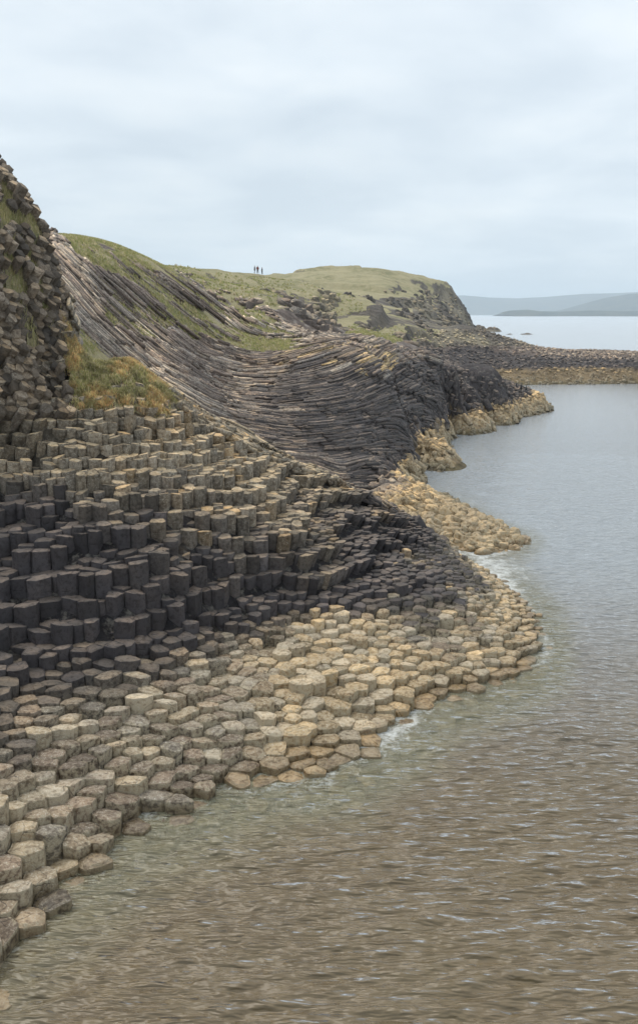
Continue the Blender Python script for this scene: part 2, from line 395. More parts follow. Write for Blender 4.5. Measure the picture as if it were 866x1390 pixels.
def rock_material(name, speck=0.6, grain=1.0, bump=0.5):
    t = NT(name)
    geo = t.n('ShaderNodeNewGeometry'); P = geo.outputs['Position']
    at = t.n('ShaderNodeAttribute', attribute_name='tone'); rn = t.n('ShaderNodeAttribute', attribute_name='rnd')
    base = at.outputs['Color']
    # each column is a little lighter or darker, warmer or colder
    v = t.math('ADD', t.math('MULTIPLY', rn.outputs['Fac'], .6), .70)
    c = t.mix(1.0, base, (1, 1, 1, 1), 'MULTIPLY')
    vv = t.n('ShaderNodeCombineXYZ'); t.l(v, vv.inputs[0]); t.l(t.math('POWER', v, .96), vv.inputs[1]); t.l(t.math('POWER', v, .9), vv.inputs[2])
    c = t.mix(1.0, base, vv.outputs[0], 'MULTIPLY')
    n1 = t.noise(P, 1.6 * grain, 5, .6); n2 = t.noise(P, 9 * grain, 5, .65); n3 = t.noise(P, 42 * grain, 3, .6)
    c = t.mix(t.ramp(n1, .35, .7), c, t.mix(1.0, c, (1.25, 1.2, 1.12, 1), 'MULTIPLY'))
    c = t.mix(t.math('MULTIPLY', t.ramp(n2, .54, .34), .8), c, t.mix(1.0, c, (.42, .39, .36, 1), 'MULTIPLY'))
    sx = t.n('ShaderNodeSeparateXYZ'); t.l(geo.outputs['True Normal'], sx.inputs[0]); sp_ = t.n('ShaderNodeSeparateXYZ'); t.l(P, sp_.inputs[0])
    # tops paler and browner than the black sides: weathering plus top light painted in
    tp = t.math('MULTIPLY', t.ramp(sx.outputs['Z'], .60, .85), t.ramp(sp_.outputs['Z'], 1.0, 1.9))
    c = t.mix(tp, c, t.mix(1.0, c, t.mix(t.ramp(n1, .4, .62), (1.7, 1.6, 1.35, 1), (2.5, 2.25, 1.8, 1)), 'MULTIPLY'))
    # pale crust: barnacles low down, lichen higher up
    sp = t.math('MULTIPLY', t.ramp(n3, .50, .62), t.ramp(n2, .44, .60))
    lum = t.n('ShaderNodeRGBToBW'); t.l(base, lum.inputs[0])
    sp = t.math('MULTIPLY', sp, t.math('MULTIPLY', t.ramp(lum.outputs[0], .05, .2), speck))
    c = t.mix(sp, c, (.60, .56, .47, 1))
    side = t.math('MULTIPLY', t.ramp(sx.outputs['Z'], .93, .75), t.ramp(sp_.outputs['Z'], 1.5, .7))
    side = t.math('MULTIPLY', side, t.math('MULTIPLY', t.ramp(n2, .38, .56), .75))
    c = t.mix(side, c, t.mix(n3, (.25, .20, .12, 1), (.56, .49, .36, 1)))
    # hairline cracks
    vo = t.n('ShaderNodeTexVoronoi', feature='DISTANCE_TO_EDGE'); vo.inputs['Scale'].default_value = 1.7 * grain
    nv = t.n('ShaderNodeTexNoise'); nv.inputs['Scale'].default_value = 3 * grain; t.l(P, nv.inputs['Vector'])
    wv = t.n('ShaderNodeVectorMath', operation='MULTIPLY_ADD'); t.l(nv.outputs['Color'], wv.inputs[0]); wv.inputs[1].default_value = (.35, .35, .35); t.l(P, wv.inputs[2])
    t.l(wv.outputs[0], vo.inputs['Vector'])
    cr = t.ramp(vo.outputs['Distance'], .018, .0)
    c = t.mix(t.math('MULTIPLY', cr, t.math('MULTIPLY', t.ramp(n1, .5, .6), .7)), c, (.03, .027, .026, 1))
    h = t.math('ADD', t.math('MULTIPLY', n2, .8), t.math('MULTIPLY', n3, .5))
    h = t.math('ADD', h, t.math('MULTIPLY', n1, 1.0)); h = t.math('SUBTRACT', h, t.math('MULTIPLY', cr, .5))
    b = t.n('ShaderNodeBump'); b.inputs['Strength'].default_value = bump; b.inputs['Distance'].default_value = .06 / grain
    t.l(h, b.inputs['Height'])
    wet = t.ramp(t.math('SUBTRACT', sp_.outputs['Z'], t.math('MULTIPLY', n1, .35)), .10, -.08)
    c = t.mix(wet, c, t.mix(1.0, c, (.62, .58, .52, 1), 'MULTIPLY'))
    p = t.n('ShaderNodeBsdfPrincipled'); t.l(c, p.inputs['Base Color']); t.l(b.outputs[0], p.inputs['Normal'])
    t.l(t.math('SUBTRACT', t.math('ADD', t.math('MULTIPLY', n2, .3), .58), t.math('MULTIPLY', wet, .4)), p.inputs['Roughness'])
    p.inputs['Specular IOR Level'].default_value = .35
    t.l(p.outputs[0], t.out.inputs[0]); return t.m
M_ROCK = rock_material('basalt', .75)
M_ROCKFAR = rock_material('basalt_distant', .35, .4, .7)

def ground_material():
    t = NT('ground')
    geo = t.n('ShaderNodeNewGeometry'); P = geo.outputs['Position']
    at = t.n('ShaderNodeAttribute', attribute_name='tone'); gm = t.n('ShaderNodeAttribute', attribute_name='rnd')
    n0 = t.noise(P, .09, 4, .6); n1 = t.noise(P, .5, 5, .65); n2 = t.noise(P, 3.0, 5, .7); n3 = t.noise(P, 14, 4, .7)
    g = t.mix(t.ramp(n0, .35, .65), (.225, .215, .11, 1), (.37, .325, .19, 1))
    g = t.mix(t.ramp(n1, .42, .68), g, (.38, .33, .20, 1))
    g = t.mix(t.math('MULTIPLY', t.ramp(n2, .5, .3), .6), g, (.15, .145, .075, 1))
    g = t.mix(t.math('MULTIPLY', t.ramp(n3, .5, .7), .35), g, (.34, .31, .19, 1))
    mp = t.n('ShaderNodeMapping'); mp.inputs['Scale'].default_value = (1, 1, .25); t.l(P, mp.inputs[0])
    s1 = t.noise(mp.outputs[0], .55, 6, .75); s2 = t.noise(mp.outputs[0], 3.5, 4, .7)
    r = t.mix(t.math('MULTIPLY', t.ramp(s1, .56, .38), .75), at.outputs['Color'], t.mix(1.0, at.outputs['Color'], (.35, .33, .34, 1), 'MULTIPLY'))
    r = t.mix(t.math('MULTIPLY', t.ramp(s2, .5, .7), .4), r, (.34, .31, .26, 1))
    f = t.ramp(t.math('ADD', gm.outputs['Fac'], t.math('MULTIPLY', t.math('SUBTRACT', n2, .5), .7)), .38, .58)
    c = t.mix(f, r, g)
    h = t.math('ADD', t.math('MULTIPLY', n2, .6), t.math('MULTIPLY', s1, 1.6)); h = t.math('ADD', h, t.math('MULTIPLY', n3, .25))
    b = t.n('ShaderNodeBump'); b.inputs['Strength'].default_value = .8; b.inputs['Distance'].default_value = .35; t.l(h, b.inputs['Height'])
    p = t.n('ShaderNodeBsdfPrincipled'); t.l(c, p.inputs['Base Color']); t.l(b.outputs[0], p.inputs['Normal']); p.inputs['Roughness'].default_value = .9
    p.inputs['Specular IOR Level'].default_value = .2
    t.l(p.outputs[0], t.out.inputs[0]); return t.m
M_GROUND = ground_material()

# ------------------------------------------------------------------ ground sheet
st = 1
X, Y = XG[::st, ::st], YG[::st, ::st]
Hh = HG[::st, ::st].copy()
PX, PY = project(X, Y, Hh)
dist = np.hypot(X, Y)
gmask = grass_mask(PX, PY, X, Y).astype(float)
near = dist < ridge_y(PX) + .5
nn = normal(X, Y)
steep = 1 - nn[..., 2]
amp = np.interp(dist, [10, 40, 80, 100, 150, 400, 800], [.05, .12, .35, 1.0, 1.9, 3.6, 7])
fr = np.interp(dist, [10, 40, 80, 150, 400, 800], [.8, .6, .3, .2, .09, .05])
crag = fbm(X * .22, Y * .22, 5, 40, .6)
cragf = fbm(X * .06, Y * .06, 5, 41, .6)
cr = np.where(dist < 130, crag, cragf)
rockiness = sstep(.05, .22, steep)
land = sstep(-.3, .8, Hh)
cr = cr - .9 * np.abs(fbm(X * np.where(dist < 130, .12, .035), Y * np.where(dist < 130, .12, .035), 5, 45, .55)) + .25
dz = amp * cr * (0.25 + .9 * rockiness) * land
# keep the fitted outline of the far skyline gentle
Hh = Hh + dz * np.where(dist > 40, 1, 0)
# ledges of the old lava flows step across the hills
qz_ = np.interp(dist, [90, 160, 400], [1.6, 2.6, 4.5]); wob = 1.1 * fbm(X * .03, Y * .03, 3, 501)
ph_ = Hh / qz_ + wob; fr_ = ph_ - np.floor(ph_)
led = (np.floor(ph_) + sstep(.62, .98, fr_) - wob) * qz_
Hh = Hh + (led - Hh + .45 * qz_) * .62 * sstep(88, 120, dist) * sstep(1.5, 5, Hh) * sstep(-.35, .15, fbm(X * .02, Y * .02, 3, 502)) * (PY < 468)
HG[:] = np.where(dist > 88, Hh, HG)      # everything placed later stands on the finished surface
gyy = np.gradient(Hh, axis=0) / np.maximum(np.gradient(YG, axis=0), 1e-3); gxx = np.gradient(Hh, axis=1) / np.maximum(np.gradient(XG, axis=1), 1e-3)
sl_ = np.hypot(gyy, gxx)
gm2 = np.clip(gmask - sstep(.40, .75, sl_ + .2 * cragf) * (dist > 75) * .95, 0, 1)
gm2 = np.where((dist > 230) & (PY < np.interp(PX, [380, 560, 600, 630], [404, 404, 400, 404]) + 5 * cragf), np.clip(1.25 - sstep(.5, .9, sl_) * .9, 0, 1), gm2)
gm2 = np.where((dist > 95) & (sl_ < .22) & (PY < 470) & (PX < 560), np.maximum(gm2, .75), gm2)
Hh = Hh - np.where(near & (gmask < .5), .30 + 1.2 * sstep(.25, .5, steep) * (PX < 115), 0.06)
seabed = Hh < -0.25
col = rock_color(X.ravel(), Y.ravel(), Hh.ravel(), PX.ravel(), PY.ravel())
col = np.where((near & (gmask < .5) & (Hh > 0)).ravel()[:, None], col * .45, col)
V = np.stack([X, Y, Hh], -1).reshape(-1, 3)
terrain = grid_mesh('ground', V, X.shape[0], X.shape[1], col, gm2.ravel(), M_GROUND)
tagk(terrain, 'structure')

# ------------------------------------------------------------------ columns
class Buf:
    def __init__(s): s.v = []; s.f = []; s.c = []; s.r = []; s.chunks = []
    def add_np(s, v, loops, totals, c, r): s.chunks.append((v, loops, totals, c, r))
    def add(s, v, f, c, r):
        o = len(s.v); s.v.extend(v); s.f.extend([tuple(i + o for i in q) for q in f])
        s.c.extend([c] * len(v) if not isinstance(c, list) else c); s.r.extend([r] * len(v))
    def build(s, name, mat, smooth=False):
        lens = np.array([len(q) for q in s.f]); flat = np.fromiter((i for q in s.f for i in q), np.int64)
        ch = [(np.array(s.v, float), flat, lens, np.array(s.c, float), np.array(s.r, float))] + s.chunks
        off = 0; Vs, Ls, Ts, Cs, Rs = [], [], [], [], []
        for v, l, t_, c, r in ch:
            Vs.append(v); Ls.append(l + off); Ts.append(t_); Cs.append(c); Rs.append(r); off += len(v)
        V_, L_, T_ = np.concatenate(Vs), np.concatenate(Ls), np.concatenate(Ts)
        me = bpy.data.meshes.new(name)
        me.vertices.add(len(V_)); me.vertices.foreach_set('co', V_.astype(np.float32).ravel())
        me.loops.add(len(L_)); me.loops.foreach_set('vertex_index', L_.astype(np.int32))
        me.polygons.add(len(T_)); me.polygons.foreach_set('loop_start', (np.cumsum(T_) - T_).astype(np.int32))
        me.update(calc_edges=True)
        finish(me, np.concatenate(Cs), np.concatenate(Rs), mat, smooth)
        return link(bpy.data.objects.new(name, me))

def round_poly(poly, k):
    """corner-cut polygon, k=1 soft corners"""
    o = []
    n = len(poly)
    for i in range(n):
        a = poly[i - 1]; b = poly[i]; c = poly[(i + 1) % n]
        la = math.hypot(a[0] - b[0], a[1] - b[1]); lc = math.hypot(c[0] - b[0], c[1] - b[1])
        if k == 0 or la < .06 or lc < .06: o.append(b); continue
        t = .12
        o.append((b[0] + (a[0] - b[0]) * t, b[1] + (a[1] - b[1]) * t))
        o.append((b[0] + (c[0] - b[0]) * t, b[1] + (c[1] - b[1]) * t))
    return o

def column_geo(poly, c, e1, e2, ax, L, rnd, detail=1, rounding=.08, dish=0.0, slope=(0, 0)):
    """poly: 2D outline around (0,0) in e1,e2; c: top centre; ax: axis (upwards); L: length"""
    poly = round_poly(poly, 1 if detail else 0)
    if detail > 1:      # split the long edges
        q = []
        for i in range(len(poly)):
            a = poly[i]; b = poly[(i + 1) % len(poly)]
            q.append(a)
            if math.hypot(a[0] - b[0], a[1] - b[1]) > .12:
                q.append(((a[0] + b[0]) / 2 + rnd.uniform(-.008, .008), (a[1] + b[1]) / 2 + rnd.uniform(-.008, .008)))
        poly = q
    k = len(poly)
    rings = []
    if detail > 1:
        rings += [(.38, 0.0 - dish * .7), (.70, 0 - dish * .25), (.90, -.02 - rounding * .15), (.975, -rounding * .55), (1.0, -rounding * 1.3)]
    elif detail == 1:
        rings += [(.6, -dish * .5), (.90, -.01), (.99, -rounding)]
    else:
        rings += [(.93, 0), (1.0, -rounding)]
    # joints down the side
    z = -rounding * 1.5
    nj = 0
    if detail > 0:
        while z > -min(L, 2.4) + .4 and nj < 6:
            z -= rnd.uniform(.28, .6) if detail > 1 else rnd.uniform(.3, .8)
            g = rnd.uniform(.955, .985)
            rings += [(rnd.uniform(.99, 1.015), z + .022), (g, z), (rnd.uniform(.985, 1.01), z - .022)]
            nj += 1
    rings.append((1.0, -L))
    v = []; f = []
    ph = rnd.uniform(0, 6.28)
    lx, ly = 0.0, 0.0
    for ri, (s, h) in enumerate(rings):
        for j, p in enumerate(poly):
            jit = 0
            if detail > 1 and ri < 5: jit = .007 * math.sin(j * 2.3 + ph + ri) + rnd.uniform(-.006, .006)
            elif detail == 1 and ri < 3: jit = rnd.uniform(-.006, .006)
            a, b = p[0] * s, p[1] * s
            hh = h + jit + (slope[0] * a + slope[1] * b if h > -rounding * 1.6 else 0)
            v.append((c[0] + e1[0] * a + e2[0] * b + ax[0] * hh, c[1] + e1[1] * a + e2[1] * b + ax[1] * hh, c[2] + e1[2] * a + e2[2] * b + ax[2] * hh))
    for r in range(len(rings) - 1):
        for j in range(k):
            a = r * k + j; b = r * k + (j + 1) % k
            f.append((a, a + k, b + k, b))
    v.append((c[0] - ax[0] * dish, c[1] - ax[1] * dish, c[2] - ax[2] * dish))
    ci = len(v) - 1
    for j in range(k): f.append((ci, j, (j + 1) % k))
    return v, f

# Poisson points over the near mass (variable spacing), then Voronoi cells in plan
def spacing(px, py, y):
    s = np.interp(y, [12, 18, 23, 27, 31, 38], [.50, .47, .42, .34, .275, .25])
    return s * np.where((px > 380) & (y > 28.5), .82, 1)
pts = []
cell = .5; gridh = {}
cand = []
NC = 150000
cx_ = RNG.uniform(-20, 12, NC); cy_ = RNG.uniform(10.5, 40.5, NC)
hz = height(cx_, cy_); cpx, cpy = project(cx_, cy_, hz)
ok = (cpx > -110) & (cpx < 800) & (hz > -.75) & (cy_ < ridge_y(cpx) + .9) & (cpy < 1420)
# the steep upper left is laid differently
a2 = (cpy < 548) & (cpx < 97) 
ok &= ~((cpy < 500) & (cpx < 97))
cx_, cy_, cpx, cpy = cx_[ok], cy_[ok], cpx[ok], cpy[ok]
sp_ = spacing(cpx, cpy, cy_) * np.array(1 + .30 * fbm(cx_ * .9, cy_ * .9, 2, 77))
rr = sp_ * .86
for i in range(len(cx_)):
    x, y, r = cx_[i], cy_[i], rr[i]
    gx, gy = int(x // cell), int(y // cell); good = True
    for ax_ in (gx - 1, gx, gx + 1):
        for ay_ in (gy - 1, gy, gy + 1):
            for (qx, qy) in gridh.get((ax_, ay_), ()):
                if (qx - x) ** 2 + (qy - y) ** 2 < r * r: good = False; break
            if not good: break
        if not good: break
    if good:
        gridh.setdefault((gx, gy), []).append((x, y)); pts.append((x, y))
pts = np.array(pts)
def voronoi(pts):
    cells = []
    for i in range(len(pts)):
        dd = ((pts - pts[i]) ** 2).sum(1)
        nb = np.argpartition(dd, 19)[:19]; nb = nb[np.argsort(dd[nb])][1:]
        c = [(-.45, -.45), (.45, -.45), (.45, .45), (-.45, .45)]
        for j in nb:
            nx, ny = pts[j] - pts[i]; m = (nx * nx + ny * ny) / 2
            o = []
            for q in range(len(c)):
                a = c[q - 1]; b = c[q]
                da = a[0] * nx + a[1] * ny - m; db = b[0] * nx + b[1] * ny - m
                if (da <= 0) != (db <= 0):
                    t = da / (da - db); o.append((a[0] + (b[0] - a[0]) * t, a[1] + (b[1] - a[1]) * t))
                if db <= 0: o.append(b)
            c = o
        cells.append(c)
    return cells
cells = voronoi(pts)
cen = np.array([np.mean(c, axis=0) for c in cells])
pts2 = pts + cen * .45
cells = voronoi(pts2); pts = pts2
N = len(pts)
x, y = pts[:, 0], pts[:, 1]
z0 = height(x, y); ppx, ppy = project(x, y, z0)
nz = fbm(x * .8, y * .8, 3, 31); nt_ = fbm(x * .30, y * .42, 3, 36, .4); nlo = fbm(x * .25, y * .25, 2, 32)
jit = RNG.normal(0, 1, N)
hi = RNG.uniform(0, 1, N)
fore = sstep(2.1, 1.4, z0)
mid = (1 - fore) * sstep(6.0, 4.0, z0); up = 1 - fore - mid
q1 = .62; q2 = .34
t1 = q1 * (np.floor(z0 / q1 + 1.3 * nt_ + .07 * jit) + .5) - q1 * 1.3 * nt_ * .8
t2 = q2 * (np.floor(z0 / q2 + 1.3 * nt_ + .12 * jit) + .5) - q2 * 1.3 * nt_ * .8
zf = z0 + .038 * jit + .11 * nz + np.where(hi > .955, RNG.uniform(.06, .2, N), 0) - np.where(hi < .05, .16, 0)
edge = sstep(.05, -.3, z0)
ztop = fore * zf + mid * (.82 * t1 + .18 * z0 + .035 * jit) + up * (.75 * t2 + .25 * z0 + .035 * jit) - (1 - fore) * np.where(hi < .06, .3, 0)
ztop = ztop - edge * .1
gsk = grass_mask(ppx, ppy, x, y)
# lean of the columns, a smooth field
lean_x = np.zeros(N); lean_y = np.zeros(N)
r_ = sstep(330, 560, ppx) * sstep(1.0, 2.5, z0); lean_x += .75 * r_; lean_y += -.30 * r_
u_ = sstep(5.0, 7.5, z0); lean_y += -.30 * u_
l_ = sstep(160, 20, ppx) * sstep(650, 560, ppy); lean_x += .38 * l_; lean_y += -.25 * l_
rim = sstep(640, 730, ppx) * sstep(1.2, .3, z0); lean_x += .35 * rim; lean_y -= .1 * rim
colr = rock_color(x, y, ztop + RNG.normal(0, .13, N) * (z0 > .4), ppx, ppy)
w_ = RNG.uniform(0, 1, N)[:, None]
colr = colr * RNG.uniform(.72, 1.18, (N, 1))
colr = np.where((w_ > .72) & (z0[:, None] < 1.4), colr * .5 + .5 * np.array([.40, .36, .29]) * np.minimum(1, colr.mean(1, keepdims=True) / .22), colr)

rest = Buf()
items = []
for i in range(N):
    c = cells[i]
    if len(c) < 4: continue
    if gsk[i] and ppy[i] < 535: continue
    items.append(i)
# apparent size: plan area of the top seen at its slant + exposed side
ar = np.array([abs(sum(c[k - 1][0] * c[k][1] - c[k][0] * c[k - 1][1] for k in range(len(c)))) / 2 if len(c) > 2 else 0 for c in cells])
dpt = np.sqrt(x ** 2 + y ** 2 + (10 - z0) ** 2)
sinv = (10 - ztop) / dpt
app = ar * sinv * (FPX / dpt) ** 2
NEARN = {}
for i in items: pass
# exposed side: difference to the neighbour standing in front
for i in items:
    dx = x - x[i]; dy = y - y[i]
    m = (dx * dx + dy * dy < .5) & (dy < -.15)
    if m.any():
        k = np.nonzero(m)[0]
        ex = max(0, ztop[i] - ztop[k].mean()); blk = max(0, ztop[k].max() - ztop[i])
        app[i] += ex * math.sqrt(ar[i]) * (FPX / dpt[i]) ** 2 * .9
        app[i] *= max(.15, 1 - blk * .8)
vis = (ppx > 8) & (ppx < 858) & (ztop > .02) & (ppy < 1385)
order = sorted([i for i in items if vis[i]], key=lambda i: -app[i])
singles = set(order[:300])

ORD = 'first second third fourth fifth sixth seventh eighth ninth tenth eleventh twelfth thirteenth fourteenth fifteenth sixteenth seventeenth eighteenth nineteenth twentieth'.split()
ORD += ['twenty-' + w for w in ORD[:9]] + ['thirtieth'] + ['thirty-' + w for w in ORD[:9]]
ZONES = {
 'edge': ('barnacled grey-brown column end', 'lower-left water edge', 'barnacled column ends at the lower left water edge'),
 'low': ('worn grey-brown column end', 'lower-left foreshore', 'worn column ends of the lower left foreshore'),
 'dull': ('dull dark column end', 'foreshore under black columns', 'dull column ends of the left foreshore'),
 'pale': ('pale grey-brown column end', 'middle foreshore', 'pale grey-brown column ends of the middle foreshore'),
 'gold': ('golden tan column end', 'golden foreshore', 'golden tan column ends of the middle foreshore'),
 'nose': ('golden tan leaning column', 'seaward nose', 'golden tan column ends of the seaward nose'),
 'black': ('upright black column', 'stepped wall', 'black upright columns of the stepped wall')}
def zone_of(i):
    px, z = ppx[i], ztop[i]
    if z < .45 and px < 250: return 'edge'
    if ppy[i] > 1100: return 'low'
    if z > 1.45: return 'black'
    if px < 200: return 'dull'
    if px < 400: return 'pale'
    return 'gold' if px < 570 else 'nose'
LAB = {}
rowsd = {}
for i in singles: rowsd.setdefault(zone_of(i), []).append(i)
for zn, mem in rowsd.items():
    mem.sort(key=lambda i: ppy[i])
    per = max(3, int(round(math.sqrt(len(mem) * (3.0 if zn in ('black', 'gold', 'pale') else 1.2)))))
    rows_ = [mem[k:k + per] for k in range(0, len(mem), per)]
    for rn_, row in enumerate(rows_):
        row.sort(key=lambda i: ppx[i])
        for cn_, i in enumerate(row):
            a_, b_, c_ = ZONES[zn]
            LAB[i] = (a_ + ', ' + ORD[cn_] + ' from left in ' + ORD[rn_] + ' row down of ' + b_, c_)

TURNZ = Vector((0, 0, 1))
for i in items:
    ax = Vector((lean_x[i] + .03 * jit[i], lean_y[i], 1)).normalized()
    lw = z0[i] < 1.6
    L = 1.2 if z0[i] < 1 else 2.4
    shr = .99 if not lw else .998
    poly = [(p[0] * shr, p[1] * shr) for p in cells[i]]
    rounding = float(np.interp(z0[i], [0, 1.2, 2.2, 9], [.034, .028, .014, .018]))
    dish = random.uniform(-.05, .025) if z0[i] < 1.6 else random.uniform(-.01, .03)
    slope = (random.uniform(-.14, .14), random.uniform(-.14, .14) - (.08 if ppx[i] < 300 and z0[i] < 1.3 else 0))
    if z0[i] > 5: slope = (random.uniform(-.25, .25), random.uniform(-.25, .25))
    r = random.random()
    c3 = (x[i], y[i], ztop[i])
    det = 2 if (i in singles or dpt[i] < 27) else 1
    c = tuple(colr[i])
    if i in singles:
        v, f = column_geo(poly, (0, 0, 0), (1, 0, 0), (0, 1, 0), ax, L, random, 2, rounding, dish, slope)
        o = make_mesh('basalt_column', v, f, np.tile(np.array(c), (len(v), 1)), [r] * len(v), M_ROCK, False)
        o.location = c3
        lab, grp = LAB[i]
        tag(o, lab, 'basalt column', grp); o['kind'] = 'thing'
    else:
        v, f = column_geo(poly, c3, (1, 0, 0), (0, 1, 0), ax, L, random, det, rounding, dish, slope)
        rest.add(v, f, c, r)

# ------------------------------------------------------------------ tilted, bent and broken columns laid along the cliffs
def ortho(ax, ref):
    e1 = ax.cross(ref)
    if e1.length < 1e-3: e1 = ax.cross(Vector((1, 0, 0)))
    e1.normalize(); return e1, e1.cross(ax).normalized()
def hexa(r, rnd):
    k = rnd.choice((5, 6, 6, 6, 7)); p0 = rnd.uniform(0, 6.28)
    return [(r * rnd.uniform(.88, 1.1) * math.cos(p0 + 6.283 * j / k), r * rnd.uniform(.88, 1.1) * math.sin(p0 + 6.283 * j / k)) for j in range(k)]

# blocks of the upper left cliff: ends pointing out to the right and towards the sea
def sample(n, x0, x1, y0, y1, test, logd=False):
    if logd:
        a = RNG.uniform(x0, x1, n); r = np.exp(RNG.uniform(math.log(y0), math.log(y1), n))
        X_, Y_ = r * np.sin(a), r * np.cos(a)
    else:
        X_, Y_ = RNG.uniform(x0, x1, n), RNG.uniform(y0, y1, n)
    H_ = height(X_, Y_); px_, py_ = project(X_, Y_, H_)
    k = test(X_, Y_, H_, px_, py_)
    return X_[k], Y_[k], H_[k], px_[k], py_[k]
def surf_density(X_, Y_):
    return 1 / np.maximum(normal(X_, Y_)[:, 2], .2)

AX2 = Vector((.60, -.42, .68)).normalized()
U2, V2 = ortho(AX2, Vector((0, 0, 1)))
an, un, vn = np.array(AX2), np.array(U2), np.array(V2)
sp2 = .31
lat = [((i + .5 * (j % 2)) * sp2 + RNG.normal(0, .055), j * sp2 * .87 + RNG.normal(0, .055)) for i in range(-34, 35) for j in range(-38, 39)]
lat = np.array(lat)
cells2 = voronoi(lat)
c0 = np.array([-11.5, 32.5, 10.5])
base2 = c0 + lat[:, :1] * un + lat[:, 1:] * vn
hit = np.full(len(lat), np.nan)
for t_ in np.arange(9, -9, -.08):
    q = base2 + an * t_
    m = np.isnan(hit) & (q[:, 2] <= height(q[:, 0], q[:, 1])) & (q[:, 1] > 24)
    hit[m] = t_
okh = ~np.isnan(hit); hit = np.nan_to_num(hit)
na_ = fbm(lat[:, 0] * .45, lat[:, 1] * .45, 3, 401)
hit2 = hit + .38 + .55 * (np.floor(2.6 * na_ + .12 * RNG.normal(0, 1, len(lat))) / 2.6) + RNG.normal(0, .07, len(lat))
top2 = base2 + an * hit2[:, None]
bpx, bpy_ = project(top2[:, 0], top2[:, 1], top2[:, 2])
ok2 = okh & (bpx > -130) & (bpx < 104) & (bpy_ > 200) & (bpy_ < 560) & (top2[:, 1] < 37) & (np.array([len(c) for c in cells2]) > 3)
gb = grass_mask(bpx, bpy_, top2[:, 0], top2[:, 1])
for i in np.nonzero(ok2)[0]:
    if gb[i] and random.random() < .86: continue
    tone = np.array([.135, .108, .082]) * random.uniform(.45, 1.5) * (1 + .35 * na_[i])
    v, f = column_geo([(p[0] * .975, p[1] * .975) for p in cells2[i]], top2[i], U2, V2, AX2, 2.2, random, 0, .006, 0.0, (random.uniform(-.3, .3), random.uniform(-.3, .3)))
    rest.add(v, f, tuple(np.clip(tone, .03, .5)), random.random())

# direction in which the columns run, as slopes seen on the cliff (x, y, dx, dy)
DIRS = np.array([
 (90,350,1,1.0),(110,400,1,1.2),(140,380,1,.9),(200,410,1,.9),(150,450,1,.9),(180,480,1,.85),(240,430,1,.8),(270,455,1,.75),(300,480,1,.35),(340,500,1,.1),
 (380,485,1,-.2),(430,485,1,-.35),(480,495,1,-.5),(520,500,1,-.65),(555,520,1,-.55),(500,540,1,-.45),(545,550,1,-.35),(570,570,1,-.1),(450,560,1,-.18),(400,540,1,-.15),
 (500,590,1,-.25),(420,600,1,-.12),(480,630,1,-.28),(520,650,1,.05),(560,670,1,.6),(250,520,1,.55),(300,550,1,.35),(350,550,1,.08),(340,580,1,.2),(370,600,1,.15),(540,610,1,-.1),
 (540,690,1,.6),(590,500,1,.3),(590,560,1,1.2),
 (620,520,1,.45),(680,540,1,.5),(640,560,1,.7),(600,470,1,-.2),(700,490,1,.5),(800,495,1,.9),(640,490,1,.7),(430,440,1,.7),(380,420,1,.6),(600,500,1,.3),
 (560,580,1,1.6),(300,430,1,.8),(220,380,1,.7),(330,600,1,.65),(430,650,1,.35),(520,690,1,.7),(600,740,1,.6),(240,550,1,.7)], float)
def flow(px, py):
    d2 = (px[:, None] - DIRS[:, 0]) ** 2 + ((py[:, None] - DIRS[:, 1]) * 1.2) ** 2
    w = 1 / (d2 + 120) ** 2
    w /= w.sum(1, keepdims=True)
    a = np.arctan2(DIRS[:, 3], DIRS[:, 2])
    ang = (w * a).sum(1)
    return np.cos(ang), np.sin(ang)
def world_dir(X_, Y_):
    e = .15 * np.maximum(1, np.hypot(X_, Y_) / 60)
    h0 = height(X_, Y_); p0, q0 = project(X_, Y_, h0)
    p1, q1_ = project(X_ + e, Y_, height(X_ + e, Y_)); p2, q2_ = project(X_, Y_ + e, height(X_, Y_ + e))
    a, b, c, d = (p1 - p0) / e, (p2 - p0) / e, (q1_ - q0) / e, (q2_ - q0) / e
    fx, fy = flow(p0, q0)
    det = a * d - b * c
    det = np.where(np.abs(det) < 1.0, np.sign(det + 1e-9) * 1.0, det)
    ux = (fx * d - b * fy) / det; uy = (a * fy - c * fx) / det
    l = np.hypot(ux, uy) + 1e-9
    # unit length along the surface
    ux, uy = ux / l, uy / l
    hz1 = (height(X_ + ux * e, Y_ + uy * e) - h0) / e
    l = np.sqrt(1 + hz1 ** 2)
    s = np.where(ux < 0, -1, 1)
    return ux / l * s, uy / l * s, hz1 / l * s

